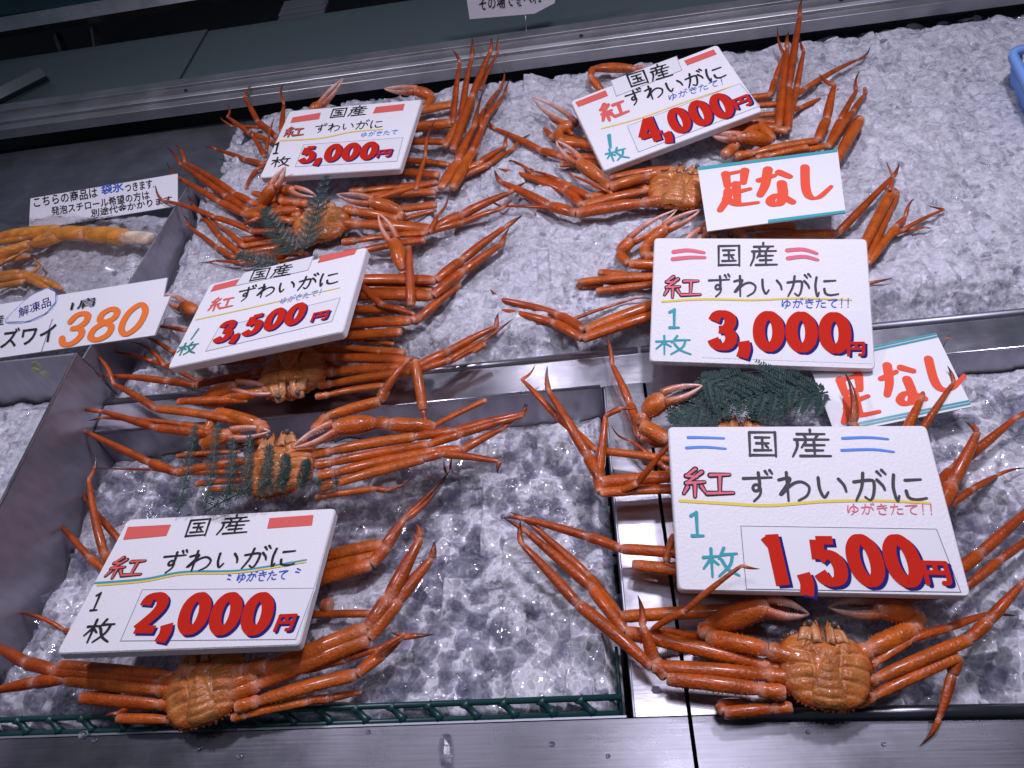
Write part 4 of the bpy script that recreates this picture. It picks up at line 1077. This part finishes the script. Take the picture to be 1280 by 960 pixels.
# 5,000
B = foam_board([-0.4141, 1.108, 0.0928], [[0.9867, 0.1557, -0.0461], [-0.1598, 0.9816, -0.1041], [0.029, 0.11, 0.9935]], SW, SH, "foam board priced 5,000 yen, farthest back on the left")
B.write("heading", "国産", (414, 136), (463, 131), (409, 149), "ink", 0.106, adv=[1, 1.1])
B.bar("red_bar", [(366, 147), (401, 141), (399, 149), (363, 154)], "pink"); B.bar("red_bar", [(470, 134), (506, 130), (504, 138), (466, 142)], "pink")
B.write("crab_name_mark", "紅", (357, 160), (382, 158), (353, 173), "pink", .16, outline="ink")
B.write("crab_name", "ずわいがに", (394, 156), (481, 149), (391, 167), "ink", 0.092)
B.curve("underline", [(350, 176), (400, 173), (440, 165), (478, 162)], "yellow", 1.5)
B.write("fresh_note", "ゆがきたて", (452, 166), (499, 162), (450, 172), "sky", .10)
B.write("count", "1", (342, 178), (354, 177), (338, 194), "ink", .13)
B.write("count", "枚", (341, 197), (365, 195), (337, 210), "ink", .12)
c = B.card([(379, 181), (505, 172), (497, 202), (368, 209)])
B.digits("5,000", (379, 183), (476, 177), (371, 205), .255, sh=(.0027, -.0022), parent=c)
B.yen((473, 188), (493, 186), (469, 198), parent=c)
# 3,500
B = foam_board([-0.4443, 0.6927, 0.1068], [[0.9899, 0.0228, -0.1398], [-0.0118, 0.9968, 0.079], [0.1412, -0.0766, 0.987]], SW, SH, "foam board priced 3,500 yen, second from the back on the left")
B.card([(305, 341), (393, 320), (386, 338), (293, 358)], .0005, "heading_slip")
B.write("heading", "国産", (315, 338), (371, 328), (308, 354), "ink", 0.097, adv=[1, 1.05], z=.0011)
B.bar("red_bar", [(268, 357), (299, 349), (295, 357), (263, 365)], "pink"); B.bar("red_bar", [(402, 320), (447, 311), (443, 318), (397, 329)], "pink")
B.write("crab_name_mark", "紅", (264, 374), (296, 368), (257, 392), "pink", .13)
B.write("crab_name", "ずわいがに", (299, 361), (427, 337), (293, 379), "ink", 0.101)
B.curve("underline", [(245, 400), (300, 388), (370, 372), (425, 360)], "yellow", 1.2)
B.write("fresh_note", "ゆがきたて!", (352, 373), (405, 361), (349, 381), "sky", .09, adv=[1, 1, 1, 1, 1, .6])
B.write("count", "ノ", (240, 412), (256, 409), (232, 427), "green", .13)
B.write("count", "枚", (226, 430), (251, 426), (218, 446), "green", .14)
c = B.card([(273, 410), (427, 372), (416, 402), (256, 440)])
B.digits("3,500", (276, 404), (388, 376), (263, 432), .255, sh=(.0027, -.0022), parent=c)
B.yen((391, 392), (415, 387), (386, 404), parent=c)
# 2,000
B = foam_board([-0.4569, 0.3247, 0.0597], [[0.999, -0.0106, 0.043], [0.0025, 0.9829, 0.184], [-0.0442, -0.1837, 0.982]], SW, SH, "foam board priced 2,000 yen with solid red bars, frontmost on the left")
B.write("heading", "国産", (232, 649), (322, 642), (223, 674), "ink", 0.097, adv=[1, 1.3], squash=.85)
B.bar("red_bar", [(160, 659), (214, 656), (208, 670), (154, 675)], "pink"); B.bar("red_bar", [(337, 648), (392, 644), (390, 657), (334, 661)], "pink")
B.write("crab_name_mark", "紅", (142, 697), (188, 695), (126, 726), "pink", .15, outline="ink")
B.write("crab_name", "ずわいがに", (205, 690), (376, 682), (194, 718), "ink", 0.101)
B.curve("underline", [(119, 729), (180, 724), (230, 715), (300, 713), (383, 700)], "teal", 2.2); B.curve("underline", [(122, 732), (180, 727), (230, 718), (300, 716), (382, 703)], "yellow", 2.0, .0008)
B.write("fresh_note", "ゆがきたて", (298, 716), (362, 712), (294, 729), "blue", .11)
B.curve("quote_mark", [(286, 719), (289, 720)], "blue", 1.8); B.curve("quote_mark", [(285, 724), (288, 725)], "blue", 1.8)
B.curve("quote_mark", [(372, 711), (376, 713)], "blue", 1.8); B.curve("quote_mark", [(370, 715), (374, 716)], "blue", 1.8)
B.write("count", "1", (117, 740), (136, 739), (106, 766), "ink", .11)
B.write("count", "枚", (113, 774), (148, 773), (99, 805), "ink", .11)
c = B.card([(177, 737), (395, 735), (371, 800), (149, 802)])
B.digits("2,000", (180, 741), (348, 741), (160, 794), .255, parent=c)
B.yen((349, 768), (374, 767), (340, 790), parent=c)

# brush-lettered cards: 足なし
FAT = lambda t: .55 + .45 * abs(t[1])
def fit_card(name, quad, z, label, cat, group, mat="card", thick=.0016):
    """a thin card whose four corners are measured in the photo at heights z"""
    P = [at(q[0], q[1], zz) for q, zz in zip(quad, z)]; c = sum(P) / len(P)
    e1 = _n(P[1] - P[0]); n = _n(np.cross(P[1] - P[0], P[0] - P[3])); e2 = np.cross(n, e1)
    B = Board(name, c.tolist(), np.array([e1, e2, n]).T.tolist(), label, cat, group)
    B.slab("card", [B.loc2(q) for q in quad], 0, thick, mat); return B
B = fit_card("card_sign", [(872, 209), (1047, 187), (1057, 266), (884, 289)], (.088, .086, .078, .082), "white card brushed in red with pale blue edges, leaning by the 4,000 yen board", "sign", "brush-lettered cards")
B.write("brush_lettering", "足", (893, 216), (944, 208), (896, 266), "brush", .155, wf=FAT, taper=.25)
B.write("brush_lettering", "な", (944, 213), (990, 206), (947, 264), "brush", .165, wf=FAT, taper=.2)
B.write("brush_lettering", "し", (994, 209), (1044, 203), (997, 254), "brush", .17, wf=FAT, taper=.5)
B.bar("edge_tape", [(872, 209), (1046, 187), (1047, 190), (873, 213)], "teal"); B.bar("edge_tape", [(960, 275), (1056, 263), (1057, 266), (960, 279)], "teal")
B = fit_card("card_sign", [(1010, 451), (1170, 416), (1215, 508), (1044, 543)], (.030, .040, .032, .026), "white card brushed in red with green tape edges, behind the 1,500 yen board", "sign", "brush-lettered cards")
B.write("brush_lettering", "足", (1036, 474), (1084, 462), (1052, 532), "brush", .165, wf=FAT, taper=.25)
B.write("brush_lettering", "な", (1092, 460), (1140, 447), (1112, 516), "brush", .165, wf=FAT, taper=.2)
B.write("brush_lettering", "し", (1146, 450), (1204, 438), (1160, 496), "brush", .19, wf=FAT, taper=.4)
for dq in (0, 3.5): B.bar("edge_tape", [(1010 + dq * .3, 451 + dq), (1170 + dq * .4, 416 + dq), (1171 + dq * .4, 418.3 + dq), (1011 + dq * .3, 453.3 + dq)], "tealb")
for dq in (0, 3.5): B.bar("edge_tape", [(1042 - dq * .3, 538 - dq), (1212.5 - dq * .3, 503.5 - dq), (1213.5 - dq * .3, 505.8 - dq), (1043 - dq * .3, 540.3 - dq)], "tealb")

# notice about ice
B = fit_card("notice_card", [(38, 248), (222, 217), (222, 257), (36, 288)], (.055, .055, .035, .035), "white notice in three handwritten lines with two blue characters", "notice", None, "paper")
B.font("writing", "こちらの商品は", (42, 247), (121, 234), (43, 260), "ink", fat=.012); B.font("blue_writing", "袋氷", (126, 232), (154, 227), (127, 244), "blue", fat=.02)
B.font("writing", "つきます.", (156, 230), (192, 224), (157, 241), "ink", fat=.012)
B.font("writing", "発泡スチロール希望の方は", (64, 259), (186, 238), (65, 270), "ink", fat=.012)
B.font("writing", "別途代金かかります", (114, 262), (215, 244), (114, 272), "ink", fat=.012)

# 380 board on its stand
B = fit_card("price_board", [(-75, 404), (213, 370), (193, 419), (-75, 458)], (.090, .088, .070, .070), "white board with brushed orange 380 on the left steel divider", "price sign", None, "card", .003)
c = B.slab("header_strip", [B.loc2(q) for q in [(-75, 392), (209, 347), (204, 371), (-75, 405)]], -.0004, .002, "card")
B.font("writing", "1肩", (91, 377), (121, 371), (88, 389), "ink", fat=.01, z=.0016)
B.font("fish_name", "ズワイ", (5, 412), (72, 403), (0, 436), "ink", fat=.012, z=.0012)
for ch, x in zip("380", (0, 1, 2)):
    B.write("price_figures", ch, (86 + 36 * x, 391 - 5.5 * x), (126 + 36 * x, 385 - 5.5 * x), (64 + 36 * x, 438 - 6.5 * x), "orange", .17, .0012, None, 0, wf=lambda t: .72 + .28 * abs(t[1]))
pen = Pen(.0016); pen.poly([B.loc2(p) for p in [(8, 403), (20, 388), (40, 370), (60, 361), (70, 366), (70, 378), (58, 392), (36, 402)]]); o = B.put(pen.b, "leaf_sticker", "paper")
pen = Pen(.0019); ring = [(8, 403), (20, 388), (40, 370), (60, 361), (70, 366), (70, 378), (58, 392), (36, 402), (8, 403)]
pen.stroke(catmull([tuple(B.loc2(p)) for p in ring]), .0011); B.put(pen.b, "sticker_edge", "sky", o)
B.font("sticker_text", "解凍品", (24, 386), (64, 371), (25, 398), "navy", z=.0020, fat=.006, parent=o)
B.font("writing", "産", (-6, 395), (6, 393), (-7, 408), "ink", z=.0012)
B.curve("fine_line", [(66, 399), (52, 440)], "line", .6, .001, 0)
# ------------------------------------------------------------------ fern sprigs laid on the crabs
def leaf(b, p, d, up, L, w):
    d = _n(d); s = _n(np.cross(d, up)); m = p + d * L * .45
    b.add([p, m + s * w * .5 - up * w * .12, p + d * L, m - s * w * .5 - up * w * .12, m + up * w * .10],
          [(0, 1, 4), (1, 2, 4), (2, 3, 4), (3, 0, 4)])
def frond(root, stem_px, z, n_pin, pin_len, leaf_len, seed, spread=1.0, needle=False):
    """a stem with side pinnae, each pinna carrying two rows of small leaves"""
    r = random.Random(seed); b = MB(); st = MB()
    pts = [at(x, y, z + dz / 1000.) for x, y, dz in stem_px]
    cv = catmull([tuple(p) for p in pts], 12); cv = [np.array(p) for p in cv]
    st.tube(cv, [.0011 - .0006 * i / len(cv) for i in range(len(cv))], 6)
    up = np.array([0, 0, 1.])
    for i in range(n_pin):
        t = .12 + .86 * i / max(1, n_pin - 1); k = min(len(cv) - 2, int(t * (len(cv) - 1))); p = cv[k]; d = _n(cv[k + 1] - cv[k]); s = _n(np.cross(d, up))
        for sg in (-1, 1):
            Lp = pin_len * (1 - t) ** .6 * r.uniform(.75, 1.1) + .004
            pd = _n(d * r.uniform(.55, .9) + s * sg * spread + up * r.uniform(-.05, .30))
            q = [p + pd * Lp * u + d * Lp * .12 * u * u for u in (0, .35, .7, 1)]
            st.tube(q, [.0006, .0005, .0004, .0002], 5)
            nl = max(4, int(Lp / (.0022 if needle else .0026)))
            for j in range(nl):
                u = (j + .5) / nl; c = p + pd * Lp * u + d * Lp * .12 * u * u; ps = _n(np.cross(pd, up))
                for s2 in (-1, 1):
                    ll = leaf_len * (1 - .7 * u) * r.uniform(.7, 1.1)
                    leaf(b, c, pd * r.uniform(.5, .9) + ps * s2 + up * r.uniform(-.1, .45 if needle else .18), up, ll, ll * (.26 if needle else .46))
    o = st.build("stem", "fern", root); b.build("leaves", "fern", root, smooth=False); return o
g = "fern sprigs laid over the crabs"
c = at(390, 270, .08)
R_ = empty("fern_sprig", tuple(c), "small fern frond standing across the crab below the 5,000 yen board", "fern", g)
frond(R_, [(376, 318, 0), (388, 285, 8), (398, 255, 12), (408, 222, 14)], .086, 12, .030, .0095, 1)
c = at(345, 300, .075)
R_ = empty("fern_sprig", tuple(c), "fern frond beside the lower left pincer, just above the 3,500 yen board", "fern", g)
frond(R_, [(372, 318, 0), (352, 300, 6), (338, 275, 8), (332, 262, 8)], .080, 11, .034, .010, 2)
c = at(318, 325, .07)
R_ = empty("fern_sprig", tuple(c), "fern tip poking out over the top left corner of the 3,500 yen board", "fern", g)
frond(R_, [(345, 330, 0), (320, 325, 2), (300, 318, 2)], .074, 7, .030, .010, 3)
c = at(310, 600, .06)
R_ = empty("fern_sprig", tuple(c), "long needle-leaved sprig lying behind the 2,000 yen board", "fern", g)
frond(R_, [(256, 640, 0), (300, 617, 4), (350, 608, 6), (420, 604, 4)], .058, 10, .020, .010, 4, needle=True)
for i, (x0, y0, x1, y1) in enumerate([(222, 640, 244, 535), (256, 635, 272, 532), (283, 622, 292, 552), (305, 618, 312, 548), (330, 612, 337, 560), (352, 610, 358, 572), (375, 608, 384, 578)]):
    frond(R_, [(x0, y0, 0), ((x0 + x1) / 2 + 2, (y0 + y1) / 2, 8), (x1, y1, 14)], .060, 11, .009, .0095, 40 + i, .9, True)
for i, (pts, lab) in enumerate([([(872, 472, 0), (905, 486, 3), (945, 505, 4)], "fern frond beside the raised pincer under the 3,000 yen board"),
                                ([(1000, 475, 0), (950, 492, 6), (900, 515, 6)], "broad fern frond in the shade below the middle of the 3,000 yen board"),
                                ([(1035, 490, 0), (985, 500, 4), (945, 520, 2)], "fern frond next to the tilted brush-lettered card with green tape"),
                                ([(905, 500, 0), (872, 512, 0), (842, 524, -2)], "fern frond drooping to the left of the half hidden crab head")]):
    c = at(*pts[1][:2], .05); R_ = empty("fern_sprig", tuple(c), lab, "fern", g)
    frond(R_, pts, .050, 8, .050, .0115, 60 + i)

# ------------------------------------------------------------------ film-wrapped crab shoulders in the left tray
def pack(label, limbs, z, film):
    c = at(*film[0], z); root = empty("wrapped_crab_legs", tuple(c), label, "crab legs", "film-wrapped crab legs")
    r = random.Random(int(film[0][0]) + 5)
    for nodes, w, kinds in limbs:
        P = [at(x, y, z) for x, y in nodes]; b = MB()
        for k, kd in enumerate(kinds):
            segment(b, P[k], P[k + 1], w, kd, .7, r.uniform(-.3, .3), .02, (.72, .30, .045), r, 12, 12)
        b.build("leg", "shell", root)
    return root
t = pack("pale orange cooked crab shoulder with clear end, film-wrapped, under the ice notice",
         [([(0, 296), (75, 288), (148, 296)], .026, 'mm'), ([(62, 293), (110, 293), (162, 297)], .034, 'mm'), ([(-10, 322), (40, 306), (82, 293)], .024, 'mP'), ([(-20, 308), (30, 298), (78, 290)], .014, 'mm'), ([(-10, 336), (24, 318), (40, 308)], .012, 'pd')], .050, [(80, 290)])
b = MB(); A, Q = at(140, 296, .05), at(190, 299, .05)
segment(b, A, Q, .030, 'm', .6, 0, .02, (.72, .66, .52), random.Random(3), 12, 12, (0, 0)); b.build("meat_end", "shell", t)
t = pack("second film-wrapped crab shoulder, thin legs curled, nearer the 380 board",
         [([(-10, 345), (25, 340), (60, 352), (78, 362)], .013, 'mmp'), ([(-10, 360), (30, 352), (50, 333), (42, 322)], .011, 'mpd'), ([(-10, 352), (30, 345), (62, 362)], .015, 'mp'), ([(-10, 330), (15, 325), (38, 320)], .012, 'mp'), ([(-20, 388), (5, 386), (22, 392)], .016, 'mp')], .045, [(30, 345)])
b = MB(); r = random.Random(8); vs, fs = [], []; n, m = 60, 40          # the cling film, crumpled over the packs
for j in range(m + 1):
    for i in range(n + 1):
        px, py = -70 + 285 * i / n - 55 * j / m, 268 + 118 * j / m
        p = at(px, py, .045); q = Vector((p[0] * 26, p[1] * 26, 0)); e = min(i, n - i, j, m - j) / 6.
        h = .016 * min(1, e) + .009 * mnoise.noise(q) + .006 * abs(mnoise.noise(q * 2.3)) + .004 * mnoise.noise(Vector((p[0] * 30 + p[1] * 120, p[1] * 40 - p[0] * 60, 4)))
        vs.append((p[0], p[1], .040 + h))
for j in range(m):
    for i in range(n): k = j * (n + 1) + i; fs.append((k, k + 1, k + n + 2, k + n + 1))
b.add(vs, fs)
tag(b.build("cling_film", "wrap"), "crumpled clear film stretched over the pale crab legs in the left tray", "film")

# ------------------------------------------------------------------ green crate wall at the front of the left bin
cr = empty("green_crate", tuple(at(640, 890, -.02)), "dark green plastic lattice crate along the front of the left ice bin", "crate")
yc = YL + .008
b = MB(); b.tube([(-1.0, yc + .012, .000), (-.014, yc + .012, .000)], [.0032, .0032], 8); b.build("top_rail", "crate", cr)
b = MB(); b.tube([(-1.0, yc - .001, -.008), (-.014, yc - .001, -.008)], [.0030, .0030], 8); b.build("bottom_rail", "crate", cr)
x = -.98
lat = MB()
while x < -.03:
    lat.tube([(x, yc + .012, .0005), (x + .003, yc + .009, -.002), (x + .010, yc + .003, -.006), (x + .013, yc - .001, -.008)], [.0062, .0036, .0036, .0060], 8)
    x += .0385
lat.build("lattice", "crate", cr)
b = MB(); b.box((-.0155, yc + .03, -.02), (.003, .064, .034)); b.build("side_wall", "crate", cr)
# the meltwater chip lying on the ledge
b = MB(); p0 = at(556, 936, .003); vs = (ICO_V * np.array([.008, .016, .004])) + p0; vs[3] += (.004, -.006, 0); b.add(list(vs), ICO_F)
tag(b.build("ice_chip", "cube", smooth=False), "single small melting ice chip lying on the steel front ledge", "ice chip")

b = MB(); r = random.Random(21)
for (px, py, s) in ((46, 458, .010), (56, 468, .008), (43, 463, .006)):
    c = at(px, py, .086); vs = [c + s * np.array([math.cos(a) * r.uniform(.5, 1.2), .3 * math.sin(a), math.sin(a) * r.uniform(.5, 1.1)]) for a in (0, 1.2, 2.5, 3.9, 5.2)]
    b.add(vs + [v + np.array([0, .0006, 0]) for v in vs], [tuple(range(5)), tuple(range(5, 10))[::-1]] + [(i, (i + 1) % 5, 5 + (i + 1) % 5, 5 + i) for i in range(5)])
tag(b.build("label_scrap", plain("yellowed_scrap", (.42, .42, .22), .6), smooth=False), "torn yellowed scrap of label stuck on the steel panel below the 380 board", "scrap")
b = MB()
for (px, py, s) in ((104, 918, 5), (118, 924, 3), (690, 930, 2.5), (300, 945, 3), (1010, 915, 2), (1105, 930, 2), (820, 862, 4), (842, 870, 3), (806, 610, 3), (250, 935, 2.4), (460, 915, 2.2), (760, 945, 2)):
    c = at(px, py, .0012 if py > 900 else .0022); k = s / 1000.
    b.add(list(ICO_V * np.array([k * 1.4, k, k * .35]) + c), ICO_F)
o = b.build("water_drops", "cube"); o["kind"] = "stuff"

# ------------------------------------------------------------------ rear of the counter
ang = math.radians(-2.1); RZ = np.array([[math.cos(ang), -math.sin(ang), 0], [math.sin(ang), math.cos(ang), 0], [0, 0, 1]])
ORG = at(640, 86, .03)
def back(x, y, z): return RZ @ np.array([x, y, z]) + np.array([ORG[0], ORG[1], 0])
def bpoly(b, prof, x0, x1):
    vs = [back(x0, y, z) for y, z in prof] + [back(x1, y, z) for y, z in prof]; n = len(prof)
    b.add(vs, [tuple(range(n)), tuple(range(n, 2 * n))[::-1]] + [(i, (i + 1) % n, n + (i + 1) % n, n + i) for i in range(n)])
rl = empty("sliding_rail", tuple(back(0, 0, .03)), "long stepped aluminium rail along the back edge of the ice display", "rail")
b = MB(); bpoly(b, [(.0, .024), (.0, .046), (.016, .050), (.016, .024)], -2.0, 2.0); b.build("lower_track", "alu", rl, smooth=False, bevel=.0012)
b = MB(); bpoly(b, [(.0165, .030), (.0165, .055), (.024, .058), (.046, .060), (.046, .030)], -2.0, 2.0); b.build("upper_track", "alu", rl, smooth=False, bevel=.0012)
b = MB(); bpoly(b, [(.046, .034), (.046, .066), (.070, .069), (.070, .034)], -2.0, 2.0); b.build("back_track", "alu", rl, smooth=False, bevel=.0012)
for x in (-.70, .14, .62):
    b = MB(); q = back(x, .034, .0600); b.tube([q, q + np.array([0, 0, .0015])], [.004, .0035], 10); b.build("screw", "black", rl)
gap = MB(); bpoly(gap, [(-.10, -.03), (-.10, -.029), (.05, -.029), (.05, -.03)], -2.0, 2.0); tag(gap.build("gap_shade_sheet", "black", smooth=False), kind="structure")  # black sheet stands in for the shade below the rail
b = MB(); bpoly(b, [(.0705, .050), (.0705, .056), (.31, .062), (.31, .056)], -2.0, -.74)
tag(b.build("glass_panel", "panel", smooth=False), "dark grey-green sliding glass panel at left behind the rail", "glass panel")
b = MB(); bpoly(b, [(.0705, .046), (.0705, .052), (.31, .058), (.31, .052)], -.738, 2.0)
tag(b.build("glass_panel", "panel", smooth=False), "dark grey-green sliding glass panel at right behind the rail", "glass panel")
b = MB(); A, Q = at(-30, 135, .075), at(55, 92, .075)
b.tube([A, Q], [.016, .016], 4); tag(b.build("panel_handle", "panel", smooth=False), "short grey bar lying diagonally on the glass panel in the far left corner", "bar")
# the unlit working space beyond
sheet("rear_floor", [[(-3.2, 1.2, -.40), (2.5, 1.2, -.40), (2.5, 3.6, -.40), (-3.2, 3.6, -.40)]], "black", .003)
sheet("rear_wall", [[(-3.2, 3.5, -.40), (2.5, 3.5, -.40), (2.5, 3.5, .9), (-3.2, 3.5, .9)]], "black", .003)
b = MB(); A, Q = at(-200, 68, .10), at(420, -34, .10); b.tube([A + (0, 0, .0), Q], [.024, .024], 4)
tag(b.build("shelf_beam", "alu", smooth=False), "grey metal shelf beam across the dark top left corner", "beam")
b = MB(); P = [at(-120, -2, .10), at(-120, 34, .10), at(130, 2, .10), at(160, -60, .10)]
b.add(P + [p - np.array([0, 0, .01]) for p in P], [(0, 1, 2, 3), (7, 6, 5, 4), (0, 4, 5, 1), (1, 5, 6, 2), (2, 6, 7, 3), (3, 7, 4, 0)])
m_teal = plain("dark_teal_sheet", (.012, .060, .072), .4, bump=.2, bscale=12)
tag(b.build("shelf_board", m_teal, smooth=False), "dark teal sheet lying on the shelf in the top left corner", "sheet")
st = empty("tray_stack", tuple(at(372, 48, -.05)), "stack of thin grey foam trays in the dark behind the glass panel", "tray stack")
for k in range(7):
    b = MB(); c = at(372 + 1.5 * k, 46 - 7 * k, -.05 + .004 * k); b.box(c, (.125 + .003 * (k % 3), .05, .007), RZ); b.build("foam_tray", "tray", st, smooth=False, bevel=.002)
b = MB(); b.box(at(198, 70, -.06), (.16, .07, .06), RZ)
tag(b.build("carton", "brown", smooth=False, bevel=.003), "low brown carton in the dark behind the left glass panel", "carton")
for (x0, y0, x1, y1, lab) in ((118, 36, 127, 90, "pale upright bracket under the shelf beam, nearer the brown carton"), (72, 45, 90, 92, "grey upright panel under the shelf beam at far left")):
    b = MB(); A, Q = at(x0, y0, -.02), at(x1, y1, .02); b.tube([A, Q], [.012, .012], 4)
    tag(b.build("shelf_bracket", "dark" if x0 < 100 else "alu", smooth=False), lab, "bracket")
for i, x in enumerate((545, 568)):
    b = MB(); b.tube([at(x, -20, -.02), at(x + 4, 30, -.02)], [.008, .008], 6)
    tag(b.build("rear_post", "black"), ("dark thin post behind the glass, nearer the tray stack", "dark thin post behind the glass, beside the hanging paper notice")[i], "post")
# small paper notice on a wire stand
def upright(px, py, z): return at(px, py, z)
base = back(.105, .085, .058)
foot = at(658, 46, .058); dpt = foot[1]
def wallpt(px, py):
    r_ = ray(px, py); return CP + r_ * (dpt / r_[1])
quad = [wallpt(575, -60), wallpt(712, -70), wallpt(693, 4), wallpt(668, 17), wallpt(587, 24)]
b = MB(); n_ = np.array([0, .0008, 0]); m = len(quad)
b.add(quad + [p + n_ for p in quad], [tuple(range(m)), tuple(range(m, 2 * m))[::-1]] + [(i, (i + 1) % m, m + (i + 1) % m, m + i) for i in range(m)])
root = empty("paper_notice", tuple(foot), "small white paper notice with one curled corner on a wire stand behind the rail", "notice")
b.build("paper", "paper", root, smooth=False)
b = MB(); b.tube([foot, wallpt(657, 20) + np.array([0, .002, 0])], [.0012, .0012], 6); b.build("wire_stand", "alu", root)
cu = bpy.data.curves.new("writing", 'FONT'); cu.body = "その場で食べれ"; cu.resolution_u = 2; cu.offset = .012
tx = bpy.data.objects.new("writing", cu); COL.objects.link(tx); bpy.context.view_layer.update()
me = bpy.data.meshes.new_from_object(tx.evaluated_get(bpy.context.evaluated_depsgraph_get())); bpy.data.objects.remove(tx)
co = np.array([v.co for v in me.vertices]); lo, hi = co.min(0), co.max(0); O, UX, VY = wallpt(598, -4), wallpt(676, -14), wallpt(600, 14)
for v in me.vertices:
    fx, fy = (v.co.x - lo[0]) / (hi[0] - lo[0]), 1 - (v.co.y - lo[1]) / (hi[1] - lo[1]); p = O + (UX - O) * fx + (VY - O) * fy; v.co = (p[0], p[1] - .0006, p[2])
me.materials.clear(); me.materials.append(M["ink"]); o = bpy.data.objects.new("writing", me); COL.objects.link(o); o.parent = root; o.matrix_parent_inverse = root.matrix_world.inverted()

# ------------------------------------------------------------------ blue basket at the right edge
zb = .075; P0 = at(1259, 60, zb); e1 = _n(at(1300, 51, zb) - P0); e2 = _n(at(1284, 108, zb) - P0)
bk = empty("blue_basket", tuple(P0 + e1 * .1 + e2 * .08), "light blue plastic slatted basket standing on the ice at the right edge", "basket")
L1, L2 = .24, .17
def bpt(u, v, z): p = P0 + e1 * u + e2 * v; return np.array([p[0], p[1], z])
def loop(ins, rad, z):
    out = []
    cs = [(ins, ins), (L1 - ins, ins), (L1 - ins, L2 - ins), (ins, L2 - ins)]
    for i in range(4):
        a, c, d = np.array(cs[i - 1]), np.array(cs[i]), np.array(cs[(i + 1) % 4]); p, q = c + _n(a - c) * rad, c + _n(d - c) * rad
        for k in range(6): t = k / 5; w_ = p * (1 - t) ** 2 + 2 * c * t * (1 - t) + q * t * t; out.append(bpt(w_[0], w_[1], z))
    return out
b = MB(); rings = [loop(0, .02, zb - .010), loop(0, .02, zb), loop(.010, .014, zb + .001), loop(.012, .013, zb - .010)]; m = len(rings[0])
for q in rings: b.v += [tuple(p) for p in q]; b.c += [(1, 1, 1)] * m
for k in range(4):
    for i in range(m): b.f.append((k * m + i, k * m + (i + 1) % m, ((k + 1) % 4) * m + (i + 1) % m, ((k + 1) % 4) * m + i))
b.build("rim", "basket", bk)
b = MB(); top, bot = loop(.006, .018, zb - .009), loop(.020, .018, .012)
per = [(top[i] * (1 - t) + top[(i + 1) % m] * t, bot[i] * (1 - t) + bot[(i + 1) % m] * t) for i in range(m) for t in ([0] if np.linalg.norm(top[i] - top[(i + 1) % m]) < .02 else [k / 16 for k in range(16)])]
for p, q in per: b.tube([p, q], [.0022, .0022], 6)
b.build("slats", "basket", bk)
b = MB(); b.v = [tuple(p) for p in bot]; b.c = [(1, 1, 1)] * m; b.f = [tuple(range(m))]; b.build("base", "basket", bk)
